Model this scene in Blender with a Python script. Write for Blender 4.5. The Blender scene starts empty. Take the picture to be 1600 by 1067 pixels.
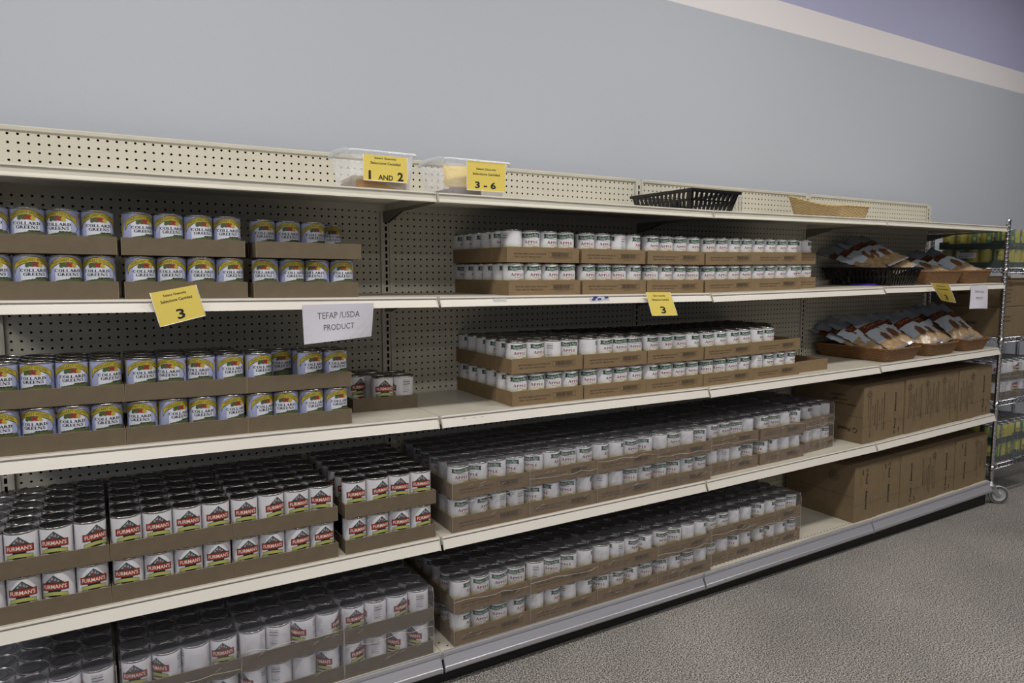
import bpy, math, random
from mathutils import Matrix, Vector, Euler
random.seed(7)
S = bpy.context.scene
COL = S.collection
# ------------------------------------------------------------------ camera
FL, YAW, PITCH, ROLL = 1098.2228, .5384, -.0994, -.0006
DZ = .14                                   # floor offset
CAM = Vector((-.9685, -2.0934, 1.5602 - DZ))
fwd = Vector((math.sin(YAW)*math.cos(PITCH), math.cos(YAW)*math.cos(PITCH), math.sin(PITCH)))
rgt = Vector((math.cos(YAW), -math.sin(YAW), 0)); upv = rgt.cross(fwd)
r2 = rgt*math.cos(ROLL)+upv*math.sin(ROLL); u2 = upv*math.cos(ROLL)-rgt*math.sin(ROLL)
cd = bpy.data.cameras.new('camera'); cam = bpy.data.objects.new('camera', cd); COL.objects.link(cam)
cd.sensor_width = 36; cd.sensor_fit = 'HORIZONTAL'; cd.lens = FL/1600*36; cd.clip_start = .05
cam.matrix_world = Matrix(((r2.x, u2.x, -fwd.x, CAM.x), (r2.y, u2.y, -fwd.y, CAM.y), (r2.z, u2.z, -fwd.z, CAM.z), (0, 0, 0, 1)))
S.camera = cam
# ------------------------------------------------------------------ world, exposure, lamps
S.view_settings.view_transform = 'Standard'; S.view_settings.look = 'None'
S.view_settings.exposure = 0.0; S.view_settings.gamma = 1; S.view_settings.use_curve_mapping = False
S.cycles.transparent_max_bounces = 20
w = bpy.data.worlds.new('world'); S.world = w; w.use_nodes = True
w.node_tree.nodes['Background'].inputs[0].default_value = (.80, .86, 1, 1)
w.node_tree.nodes['Background'].inputs[1].default_value = .062
def lamp(name, loc, sx, sy, power, color=(1, .97, .92), tilt=0):
    l = bpy.data.lights.new(name, 'AREA'); l.shape = 'RECTANGLE'; l.size = sx; l.size_y = sy; l.energy = power; l.color = color
    o = bpy.data.objects.new(name, l); COL.objects.link(o); o.location = loc; o.rotation_euler = (tilt, 0, 0)
    return o
for lx, k in ((-3.4, 1), (-.9, 1), (1.6, 1), (4.1, .75)):
    lamp('ceiling_light', (lx, -1.25, 3.75), 1.3, .3, 42*k)
    lamp('ceiling_light', (lx, -3.6, 3.75), 1.3, .3, 27*k)
    lamp('ceiling_light', (lx, -6.3, 3.75), 1.3, .3, 15*k)
    lamp('ceiling_light', (lx, -9.5, 3.75), 1.3, .3, 15*k)
lamp('window_daylight', (-5.5, -4.5, 1.9), 3.0, 2.4, 22, (.68, .80, 1)).rotation_euler = Euler((math.radians(90), 0, math.radians(-50)))
# ------------------------------------------------------------------ materials
MATS = {}
def srgb(c):
    return tuple(((x/255)/12.92 if x/255 <= .04045 else ((x/255+.055)/1.055)**2.4) for x in c) + (1,)
def mat(name, rgb, rough=.6, metal=0., noise=0., nscale=30., bump=0., bscale=200., spec=None, stretch=None, alpha=None, trans=0.):
    if name in MATS: return MATS[name]
    m = bpy.data.materials.new(name); m.use_nodes = True; nt = m.node_tree; b = nt.nodes['Principled BSDF']
    c = srgb(rgb)
    b.inputs['Base Color'].default_value = c; b.inputs['Roughness'].default_value = rough; b.inputs['Metallic'].default_value = metal
    if spec is not None: b.inputs['Specular IOR Level'].default_value = spec
    if trans: b.inputs['Transmission Weight'].default_value = trans
    if alpha is not None: b.inputs['Alpha'].default_value = alpha
    if noise or bump:
        tc = nt.nodes.new('ShaderNodeTexCoord'); mp = nt.nodes.new('ShaderNodeMapping'); nt.links.new(tc.outputs['Object'], mp.inputs[0])
        if stretch: mp.inputs['Scale'].default_value = stretch
    if noise:
        n = nt.nodes.new('ShaderNodeTexNoise'); n.inputs['Scale'].default_value = nscale; n.inputs['Detail'].default_value = 5
        nt.links.new(mp.outputs[0], n.inputs[0])
        r = nt.nodes.new('ShaderNodeMapRange'); r.inputs[1].default_value = .3; r.inputs[2].default_value = .7
        r.inputs[3].default_value = 1-noise; r.inputs[4].default_value = 1+noise; nt.links.new(n.outputs[0], r.inputs[0])
        mx = nt.nodes.new('ShaderNodeMix'); mx.data_type = 'RGBA'; mx.blend_type = 'MULTIPLY'; mx.inputs[0].default_value = 1
        mx.inputs[6].default_value = c
        cb = nt.nodes.new('ShaderNodeCombineColor')
        for i in range(3): nt.links.new(r.outputs[0], cb.inputs[i])
        nt.links.new(cb.outputs[0], mx.inputs[7]); nt.links.new(mx.outputs[2], b.inputs['Base Color'])
    if bump:
        n = nt.nodes.new('ShaderNodeTexNoise'); n.inputs['Scale'].default_value = bscale; n.inputs['Detail'].default_value = 3
        nt.links.new(mp.outputs[0], n.inputs[0])
        bp = nt.nodes.new('ShaderNodeBump'); bp.inputs['Strength'].default_value = bump; bp.inputs['Distance'].default_value = .002
        nt.links.new(n.outputs[0], bp.inputs['Height']); nt.links.new(bp.outputs[0], b.inputs['Normal'])
    MATS[name] = m; return m
def math_node(nt, op, a, b=None, c=None):
    n = nt.nodes.new('ShaderNodeMath'); n.operation = op
    for i, v in enumerate((a, b, c)):
        if v is None: continue
        if hasattr(v, 'links'): nt.links.new(v, n.inputs[i])
        else: n.inputs[i].default_value = v
    return n.outputs[0]
def mixcol(nt, fac, a, b):
    mx = nt.nodes.new('ShaderNodeMix'); mx.data_type = 'RGBA'
    for s, v in ((0, fac), (6, a), (7, b)):
        if hasattr(v, 'links'): nt.links.new(v, mx.inputs[s])
        else: mx.inputs[s].default_value = v
    return mx.outputs[2]
def peg_mat():
    m = mat('pegboard', (205, 200, 184), .55, noise=.03, nscale=9); nt = m.node_tree; b = nt.nodes['Principled BSDF']
    uv = nt.nodes.new('ShaderNodeUVMap'); sp = nt.nodes.new('ShaderNodeSeparateXYZ'); nt.links.new(uv.outputs[0], sp.inputs[0])
    fx = math_node(nt, 'SUBTRACT', math_node(nt, 'FRACT', sp.outputs[0]), .5); fy = math_node(nt, 'SUBTRACT', math_node(nt, 'FRACT', math_node(nt, 'ADD', sp.outputs[1], .5)), .5)
    d = math_node(nt, 'SQRT', math_node(nt, 'ADD', math_node(nt, 'MULTIPLY', fx, fx), math_node(nt, 'MULTIPLY', fy, fy)))
    hole = math_node(nt, 'LESS_THAN', d, .145)
    src = b.inputs['Base Color'].links[0].from_socket
    nt.links.new(mixcol(nt, hole, src, (.004, .004, .004, 1)), b.inputs['Base Color'])
    nt.links.new(math_node(nt, 'MULTIPLY', math_node(nt, 'SUBTRACT', 1, hole), .4), b.inputs['Specular IOR Level'])
    return m
def wicker_mat(name, a, b_, k=1.0):
    m = bpy.data.materials.new(name); m.use_nodes = True; nt = m.node_tree; b = nt.nodes['Principled BSDF']; b.inputs['Roughness'].default_value = .55
    uv = nt.nodes.new('ShaderNodeUVMap'); sp = nt.nodes.new('ShaderNodeSeparateXYZ'); nt.links.new(uv.outputs[0], sp.inputs[0])
    u = math_node(nt, 'MULTIPLY', sp.outputs[0], 1/.016*k); v = math_node(nt, 'MULTIPLY', sp.outputs[1], 1/.0062*k)
    row = math_node(nt, 'FLOOR', v); par = math_node(nt, 'MULTIPLY', row, math.pi)
    wv = math_node(nt, 'SINE', math_node(nt, 'ADD', math_node(nt, 'MULTIPLY', u, math.pi), par))
    fv = math_node(nt, 'SUBTRACT', math_node(nt, 'FRACT', v), .5)
    rod = math_node(nt, 'SUBTRACT', 1, math_node(nt, 'MULTIPLY', math_node(nt, 'MULTIPLY', fv, fv), 4))
    h = math_node(nt, 'MULTIPLY', rod, math_node(nt, 'ADD', math_node(nt, 'MULTIPLY', wv, .4), .6))
    nz = nt.nodes.new('ShaderNodeTexNoise'); nz.inputs['Scale'].default_value = 60; nt.links.new(uv.outputs[0], nz.inputs[0])
    f = math_node(nt, 'MULTIPLY', math_node(nt, 'ADD', math_node(nt, 'MULTIPLY', h, .7), math_node(nt, 'MULTIPLY', nz.outputs[0], .5)), 1)
    nt.links.new(mixcol(nt, f, srgb(a), srgb(b_)), b.inputs['Base Color'])
    bp = nt.nodes.new('ShaderNodeBump'); bp.inputs['Strength'].default_value = .9; bp.inputs['Distance'].default_value = .004
    nt.links.new(h, bp.inputs['Height']); nt.links.new(bp.outputs[0], b.inputs['Normal'])
    MATS[name] = m; return m
def film_mat(name, gloss=.16, tint=(.9, .9, .95), bscale=14):
    m = bpy.data.materials.new(name); m.use_nodes = True; nt = m.node_tree; nt.nodes.clear()
    out = nt.nodes.new('ShaderNodeOutputMaterial'); mx = nt.nodes.new('ShaderNodeMixShader'); tr = nt.nodes.new('ShaderNodeBsdfTransparent'); gl = nt.nodes.new('ShaderNodeBsdfPrincipled')
    gl.inputs['Base Color'].default_value = (*tint, 1); gl.inputs['Roughness'].default_value = .18
    tr.inputs[0].default_value = (.97, .97, .98, 1)
    tc = nt.nodes.new('ShaderNodeTexCoord'); n = nt.nodes.new('ShaderNodeTexNoise'); n.inputs['Scale'].default_value = bscale; n.inputs['Detail'].default_value = 6; n.inputs['Distortion'].default_value = 1.2
    nt.links.new(tc.outputs['Object'], n.inputs[0]); bp = nt.nodes.new('ShaderNodeBump'); bp.inputs['Strength'].default_value = .9; bp.inputs['Distance'].default_value = .03
    nt.links.new(n.outputs[0], bp.inputs['Height']); nt.links.new(bp.outputs[0], gl.inputs['Normal'])
    lw = nt.nodes.new('ShaderNodeLayerWeight'); lw.inputs[0].default_value = .25; nt.links.new(bp.outputs[0], lw.inputs['Normal'])
    f = math_node(nt, 'MINIMUM', math_node(nt, 'ADD', math_node(nt, 'MULTIPLY', lw.outputs['Fresnel'], .45), gloss), .7)
    nt.links.new(f, mx.inputs[0]); nt.links.new(tr.outputs[0], mx.inputs[1]); nt.links.new(gl.outputs[0], mx.inputs[2]); nt.links.new(mx.outputs[0], out.inputs[0])
    MATS[name] = m; return m
PEG = peg_mat()
CREAM = mat('cream_enamel', (205, 200, 186), .42, noise=.04, nscale=14)
DECK = mat('shelf_top_enamel', (196, 190, 176), .38, noise=.05, nscale=10)
RAIL = mat('price_rail_plastic', (222, 216, 206), .22, noise=.02, nscale=5)
RAILG = mat('price_rail_groove', (150, 143, 138), .35)
ALU = mat('brushed_aluminium', (178, 177, 184), .26, metal=.35, noise=.05, nscale=6, stretch=(1, 40, 40))
BLACK = mat('black_kickplate', (14, 14, 15), .6)
SLOT = mat('slot_dark', (5, 5, 5), .9, spec=0)
DARKMET = mat('bracket_enamel', (120, 117, 106), .5)
STEEL = mat('can_steel', (178, 176, 172), .26, metal=1, noise=.04, nscale=20)
LIDST = mat('lid_steel', (120, 120, 128), .32, metal=1)
CARD = mat('cardboard', (132, 110, 80), .85, noise=.07, nscale=35, bump=.15, bscale=260)
CARDG = mat('cardboard_grey', (107, 94, 75), .85, noise=.06, nscale=30, bump=.15, bscale=260)
CARDE = mat('cardboard_edge', (146, 128, 102), .9)
INK = mat('carton_ink', (38, 33, 30), .8)
INKB = mat('carton_ink_faded', (72, 60, 48), .8)
PAPER = mat('white_paper', (204, 201, 210), .7)
YEL = mat('yellow_card', (232, 208, 100), .55)
TXT = mat('black_print', (22, 20, 20), .6)
TXTG = mat('grey_print', (90, 90, 95), .6)
SLEEVE_EDGE = mat('clear_sleeve_edge', (240, 240, 238), .15)  # near-white edging of the yellow sign sleeves
BP = mat('black_plastic', (13, 13, 14), .35)
CHROME = mat('chrome', (200, 200, 205), .14, metal=1)
FILM = film_mat('shrink_film', .035)
FILML = film_mat('shrink_film_haze', .06, (.85, .85, .95), 9)
CLEARP = film_mat('clear_tub_plastic', .30, (.93, .94, .97), 3)
W_D = wicker_mat('brown_wicker', (58, 38, 20), (158, 114, 66))
W_L = wicker_mat('straw_wicker', (140, 112, 70), (218, 190, 138))
# ------------------------------------------------------------------ mesh builder
_txt = {}
def text_geo(s, shear=0, bold=0):
    k = (s, shear, bold)
    if k in _txt: return _txt[k]
    c = bpy.data.curves.new('t', 'FONT'); c.body = s; c.align_x = 'CENTER'; c.align_y = 'CENTER'; c.resolution_u = 2; c.shear = shear; c.offset = bold
    c.space_line = 1.0
    o = bpy.data.objects.new('t', c); me = o.to_mesh()
    vs = [(v.co.x, v.co.y) for v in me.vertices]; fs = [tuple(p.vertices) for p in me.polygons]
    o.to_mesh_clear(); bpy.data.objects.remove(o); bpy.data.curves.remove(c)
    xs = [a for a, b in vs]; ys = [b for a, b in vs]; cx = (min(xs)+max(xs))/2; cy = (min(ys)+max(ys))/2
    vs = [((a-cx)/(max(xs)-min(xs)), (b-cy)/(max(ys)-min(ys))) for a, b in vs]
    _txt[k] = (vs, fs); return _txt[k]
def serif_geo(word):
    # roman capitals drawn from stems, hairlines, bowls and slab serifs; unit cap height
    K = ('serif', word)
    if K in _txt: return _txt[K]
    T, H, SF = .23, .10, .075; V = []; F = []
    def bar(x0, y0, x1, y1, w_):
        dx, dy = x1-x0, y1-y0; l = math.hypot(dx, dy); nx, ny = -dy/l*w_/2, dx/l*w_/2; o = len(V)
        V.extend([(x0+nx, y0+ny), (x1+nx, y1+ny), (x1-nx, y1-ny), (x0-nx, y0-ny)]); F.append((o+3, o+2, o+1, o))
    def ser(x, y, w_=.34): bar(x-w_/2, y+(SF/2 if y < .5 else -SF/2), x+w_/2, y+(SF/2 if y < .5 else -SF/2), SF)
    def arc(cx, cy, rx, ry, a0, a1, tk=T, th=H, n=14):
        o = len(V)
        for i in range(n+1):
            a = math.radians(a0+(a1-a0)*i/n); t = th+(tk-th)*abs(math.cos(a))
            V.extend([(cx+rx*math.cos(a), cy+ry*math.sin(a)), (cx+(rx-t)*math.cos(a), cy+(ry-t*.8)*math.sin(a))])
        for i in range(n): F.append((o+2*i, o+2*i+2, o+2*i+3, o+2*i+1) if a1 > a0 else (o+2*i+1, o+2*i+3, o+2*i+2, o+2*i))
    x = 0
    for ch in word:
        o = len(V); n0 = len(F)
        if ch == 'A': bar(.10, 0, .42, 1, H); bar(.42, 1, .76, 0, T); bar(.22, .34, .64, .34, H); ser(.10, 0, .26); ser(.76, 0, .32); w_ = .86
        elif ch == 'P': bar(.16, 0, .16, 1, T); ser(.16, 0); ser(.16, 1, .3); arc(.30, .73, .34, .27, -90, 90); bar(.16, .965, .32, .965, H); bar(.16, .495, .32, .495, H); w_ = .70
        elif ch == 'R': bar(.16, 0, .16, 1, T); ser(.16, 0); ser(.16, 1, .3); arc(.30, .75, .32, .25, -90, 90); bar(.16, .965, .32, .965, H); bar(.16, .535, .32, .535, H); bar(.34, .52, .72, .02, T*.9); ser(.74, 0, .22); w_ = .84
        elif ch == 'L': bar(.16, 0, .16, 1, T); ser(.16, 0); ser(.16, 1); bar(.16, .035, .62, .035, H); bar(.61, 0, .61, .24, .05); w_ = .68
        elif ch == 'E': bar(.16, 0, .16, 1, T); bar(.04, .035, .60, .035, H); bar(.04, .965, .58, .965, H); bar(.16, .51, .48, .51, H); bar(.59, 0, .59, .24, .05); bar(.57, .78, .57, 1, .05); bar(.48, .40, .48, .62, .05); w_ = .67
        elif ch == 'D': bar(.16, 0, .16, 1, T); ser(.10, 0, .2); ser(.10, 1, .2); arc(.30, .5, .48, .5, -90, 90); bar(.05, .035, .34, .035, H); bar(.05, .965, .34, .965, H); w_ = .84
        elif ch == 'O': arc(.44, .5, .42, .52, 0, 360, n=26); w_ = .90
        elif ch in 'CG':
            arc(.44, .5, .42, .52, 48, 312, n=20); bar(.72, .70, .72, .98, .06)
            if ch == 'G': bar(.72, .06, .72, .44, T*.9); bar(.54, .44, .84, .44, SF)
            else: bar(.73, .08, .70, .24, .05)
            w_ = .86
        elif ch == 'N': bar(.12, 0, .12, 1, H); bar(.12, 1, .72, 0, T); bar(.72, 0, .72, 1, H); ser(.12, 0, .26); ser(.08, 1, .2); ser(.72, 1, .26); w_ = .88
        elif ch == 'S': arc(.32, .74, .26, .26, 20, 270, n=12); arc(.32, .27, .28, .27, 90, -160, n=12); bar(.55, .72, .55, .98, .05); bar(.06, .04, .06, .30, .05); w_ = .64
        else: w_ = .4
        for i in range(o, len(V)): V[i] = (V[i][0]+x, V[i][1])
        x += w_+.03
    xs = [a for a, b in V]; c = (min(xs)+max(xs))/2; d = max(xs)-min(xs)
    _txt[K] = ([((a-c)/d, b-.5) for a, b in V], F); return _txt[K]
class MB:
    def __init__(self): self.v = []; self.f = []; self.m = []; self.s = []; self.uv = []
    def add(self, vs, fs, m=0, smooth=False, uvs=None, M=None):
        o = len(self.v)
        if M is not None: vs = [tuple(M @ Vector(p)) for p in vs]
        self.v += [tuple(p) for p in vs]; self.uv += uvs if uvs else [(0, 0)]*len(vs)
        for f in fs: self.f.append(tuple(o+i for i in f)); self.m.append(m); self.s.append(smooth)
    def box(self, x0, x1, y0, y1, z0, z1, m=0, sl=0., M=None):
        P = [(x, y, z+sl*x) for x in (x0, x1) for y in (y0, y1) for z in (z0, z1)]
        self.add(P, [(0, 1, 3, 2), (4, 6, 7, 5), (0, 4, 5, 1), (2, 3, 7, 6), (0, 2, 6, 4), (1, 5, 7, 3)], m, M=M)
    def prism(self, prof, x0, x1, m=0, sl=0., caps=True, M=None, closed=True):   # profile in (y,z) swept along x
        n = len(prof); P = [(x0, y, z+sl*x0) for y, z in prof]+[(x1, y, z+sl*x1) for y, z in prof]
        F = [(i, (i+1) % n, n+(i+1) % n, n+i) for i in range(n if closed else n-1)]
        if caps: F += [tuple(range(n-1, -1, -1)), tuple(range(n, 2*n))]
        self.add(P, F, m, M=M)
    def lathe(self, prof, n=24, m=0, smooth=True, M=None, cap=False):
        P = []; F = []
        for r, z in prof:
            for i in range(n): a = 2*math.pi*i/n; P.append((r*math.sin(a), -r*math.cos(a), z))
        for k in range(len(prof)-1):
            for i in range(n): j = (i+1) % n; F.append((k*n+i, k*n+j, (k+1)*n+j, (k+1)*n+i))
        if cap: F.append(tuple(range(n-1, -1, -1))); F.append(tuple(range((len(prof)-1)*n, len(prof)*n)))
        self.add(P, F, m, smooth, M=M)
    def tube(self, pts, r, n=6, m=0, closed=False):
        P = []; F = []; pts = [Vector(p) for p in pts]; k = len(pts)
        for i, p in enumerate(pts):
            a = pts[(i-1) % k] if (closed or i > 0) else p; b = pts[(i+1) % k] if (closed or i < k-1) else p
            d = (b-a).normalized(); s = d.cross(Vector((0, 0, 1)) if abs(d.z) < .9 else Vector((1, 0, 0))).normalized(); t = s.cross(d)
            for j in range(n): q = 2*math.pi*j/n; P.append(tuple(p+(s*math.cos(q)+t*math.sin(q))*r))
        for i in range(k if closed else k-1):
            i2 = (i+1) % k
            for j in range(n): j2 = (j+1) % n; F.append((i*n+j, i*n+j2, i2*n+j2, i2*n+j))
        if not closed: F += [tuple(range(n-1, -1, -1)), tuple(range((k-1)*n, k*n))]
        self.add(P, F, m, True)
    def flat(self, vs2, fs, fn, m=0): self.add([fn(a, b) for a, b in vs2], fs, m)
    def text(self, s, cx, cy, w, h, fn, m=0, shear=0, bold=0, warp=None):
        vs, fs = serif_geo(s) if shear == 'serif' else text_geo(s, shear, bold)
        q = [(cx+a*w, cy+b*h) for a, b in vs]
        if warp: q = [(a, b+warp(a)) for a, b in q]
        self.flat(q, fs, fn, m)
    def band(self, u0, u1, lo, hi, n, fn, m=0):
        L = lo if callable(lo) else (lambda u: lo); H = hi if callable(hi) else (lambda u: hi)
        q = []
        for i in range(n+1): u = u0+(u1-u0)*i/n; q += [(u, L(u)), (u, H(u))]
        self.flat(q, [(2*i, 2*i+2, 2*i+3, 2*i+1) for i in range(n)], fn, m)
    def mesh(self, name, mats):
        me = bpy.data.meshes.new(name); me.from_pydata(self.v, [], self.f); 
        for m in mats: me.materials.append(m)
        me.polygons.foreach_set('material_index', self.m); me.polygons.foreach_set('use_smooth', self.s)
        if any(u != (0, 0) for u in self.uv):
            l = me.uv_layers.new(name='UVMap'); 
            for lp in me.loops: l.data[lp.index].uv = self.uv[lp.vertex_index]
        me.update(); return me
    def build(self, name, mats, parent=None):
        o = bpy.data.objects.new(name, self.mesh(name, mats)); COL.objects.link(o)
        if parent: o.parent = parent
        return o
def tag(o, label=None, cat=None, group=None, kind=None):
    if label: o['label'] = label
    if cat: o['category'] = cat
    if group: o['group'] = group
    if kind: o['kind'] = kind
    return o
def empty(name, loc=(0, 0, 0), M=None):
    o = bpy.data.objects.new(name, None); COL.objects.link(o); o.empty_display_size = .05
    if M is not None: o.matrix_world = M
    else: o.location = loc
    return o
def copy_tree(o, parent=None):
    c = o.copy(); COL.objects.link(c); c.parent = parent
    for ch in o.children: copy_tree(ch, c)
    return c
ORD = ['first', 'second', 'third', 'fourth', 'fifth', 'sixth', 'seventh', 'eighth', 'ninth', 'tenth']
# ------------------------------------------------------------------ gondola geometry tables
XB = [-1.2192, 0, 1.2437, 2.4635, 3.668]
ZT = {1: [1.820, 1.813, 1.810, 1.819, 1.821], 2: [1.491, 1.478, 1.470, 1.483, 1.491], 3: [1.105, 1.083, 1.073, 1.086, 1.105],
      4: [.676, .669, .668, .678, .705], 5: [.265, .261, .258, .27, .29]}
SH = {1: 'top', 2: 'second', 3: 'middle', 4: 'fourth', 5: 'bottom'}
D = .462
def Z(s, x):
    x = min(max(x, XB[0]-1.2), XB[4]-1e-6); i = 0
    while i < 3 and x > XB[i+1]: i += 1
    return ZT[s][i]+(ZT[s][i+1]-ZT[s][i])*(x-XB[i])/(XB[i+1]-XB[i])-DZ
def slope(s, x):
    i = 0
    while i < 3 and x > XB[i+1]: i += 1
    return (ZT[s][i+1]-ZT[s][i])/(XB[i+1]-XB[i])
def on_shelf(s, x, y, rot=0., lift=0.):     # frame resting on the (very slightly sagging) shelf
    return Matrix.Translation((x, y, Z(s, x)+lift)) @ Matrix.Rotation(-math.atan(slope(s, x)), 4, 'Y') @ Matrix.Rotation(rot, 4, 'Z')
I = .0254
ZH = 1.759-DZ
# ------------------------------------------------------------------ setting
def paint_wall():
    m = bpy.data.materials.new('wall_paint'); m.use_nodes = True; nt = m.node_tree; b = nt.nodes['Principled BSDF']; b.inputs['Roughness'].default_value = .75
    g = nt.nodes.new('ShaderNodeNewGeometry'); sp = nt.nodes.new('ShaderNodeSeparateXYZ'); nt.links.new(g.outputs['Position'], sp.inputs[0])
    a = math_node(nt, 'GREATER_THAN', sp.outputs[2], 2.722); c = math_node(nt, 'GREATER_THAN', sp.outputs[2], 2.872)
    col = mixcol(nt, c, mixcol(nt, a, srgb((188, 192, 200)), srgb((236, 230, 231))), srgb((180, 179, 210)))
    nt.links.new(col, b.inputs['Base Color'])
    n = nt.nodes.new('ShaderNodeTexNoise'); n.inputs['Scale'].default_value = 60; nt.links.new(g.outputs['Position'], n.inputs[0])
    bp = nt.nodes.new('ShaderNodeBump'); bp.inputs['Strength'].default_value = .15; bp.inputs['Distance'].default_value = .003
    nt.links.new(n.outputs[0], bp.inputs['Height']); nt.links.new(bp.outputs[0], b.inputs['Normal']); return m
mb = MB(); mb.box(-5, 11, .56, .68, 0, 4.6); tag(mb.build('wall_back', [paint_wall()]), kind='structure')
def floor_mat():
    m = bpy.data.materials.new('speckled_floor'); m.use_nodes = True; nt = m.node_tree; b = nt.nodes['Principled BSDF']; b.inputs['Roughness'].default_value = .7
    tc = nt.nodes.new('ShaderNodeTexCoord')
    def nz(sc, d, lo, hi, a, b2):
        n = nt.nodes.new('ShaderNodeTexNoise'); n.inputs['Scale'].default_value = sc; n.inputs['Detail'].default_value = d; nt.links.new(tc.outputs['Object'], n.inputs[0])
        r = nt.nodes.new('ShaderNodeMapRange'); r.inputs[1].default_value = lo; r.inputs[2].default_value = hi; r.inputs[3].default_value = a; r.inputs[4].default_value = b2; nt.links.new(n.outputs[0], r.inputs[0]); return r.outputs[0]
    fine = nz(205, 3, .44, .57, 0, 1); big = nz(1.4, 6, .3, .7, .80, 1.14); flecks = nz(120, 2, .66, .71, 0, 1)
    c = mixcol(nt, fine, srgb((42, 39, 36)), srgb((184, 178, 172)))
    c = mixcol(nt, flecks, c, srgb((226, 220, 214)))
    mx = nt.nodes.new('ShaderNodeMix'); mx.data_type = 'RGBA'; mx.blend_type = 'MULTIPLY'; mx.inputs[0].default_value = 1
    cb = nt.nodes.new('ShaderNodeCombineColor'); [nt.links.new(big, cb.inputs[i]) for i in range(3)]
    nt.links.new(c, mx.inputs[6]); nt.links.new(cb.outputs[0], mx.inputs[7]); nt.links.new(mx.outputs[2], b.inputs['Base Color'])
    bp = nt.nodes.new('ShaderNodeBump'); bp.inputs['Strength'].default_value = .15; bp.inputs['Distance'].default_value = .002
    nt.links.new(fine, bp.inputs['Height']); nt.links.new(bp.outputs[0], b.inputs['Normal']); return m
mb = MB(); mb.box(-5, 11, -9, .56, -.1, 0); tag(mb.build('floor', [floor_mat()]), kind='structure')
# ------------------------------------------------------------------ gondola bays
LIPH = {1: .032, 2: .033, 3: .038, 4: .040, 5: .066}
def rail_profile(s):
    h = LIPH[s]
    if s == 1: return [(0, 0), (-.004, -.001), (-.005, -.005), (-.001, -.008), (-.002, -.020), (-.007, -.027), (-.008, -.031), (-.004, -.032), (.004, -.030), (.004, 0)]
    if s == 5: return [(0, 0), (-.006, -.002), (-.006, -.012), (-.003, -.016), (-.016, -.046), (-.019, -.048), (-.020, -.060), (-.017, -.066), (-.010, -.064), (.003, -.016), (.004, 0)]
    return [(0, 0), (-.004, -.001), (-.005, -.005), (-.002, -.008), (-.004, -.011), (-.0145, -h+.002), (-.0155, -h), (-.010, -h), (.003, -.010), (.004, 0)]
BAYL = ['tall cream pegboard shelving bay at the left end, holding collard greens cans', 'second cream pegboard shelving bay, under the clear tubs and quantity tags',
        'third cream pegboard shelving bay, with the wide empty gap on its bottom deck', 'rightmost cream pegboard shelving bay, next to the chrome wire rack']
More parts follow.
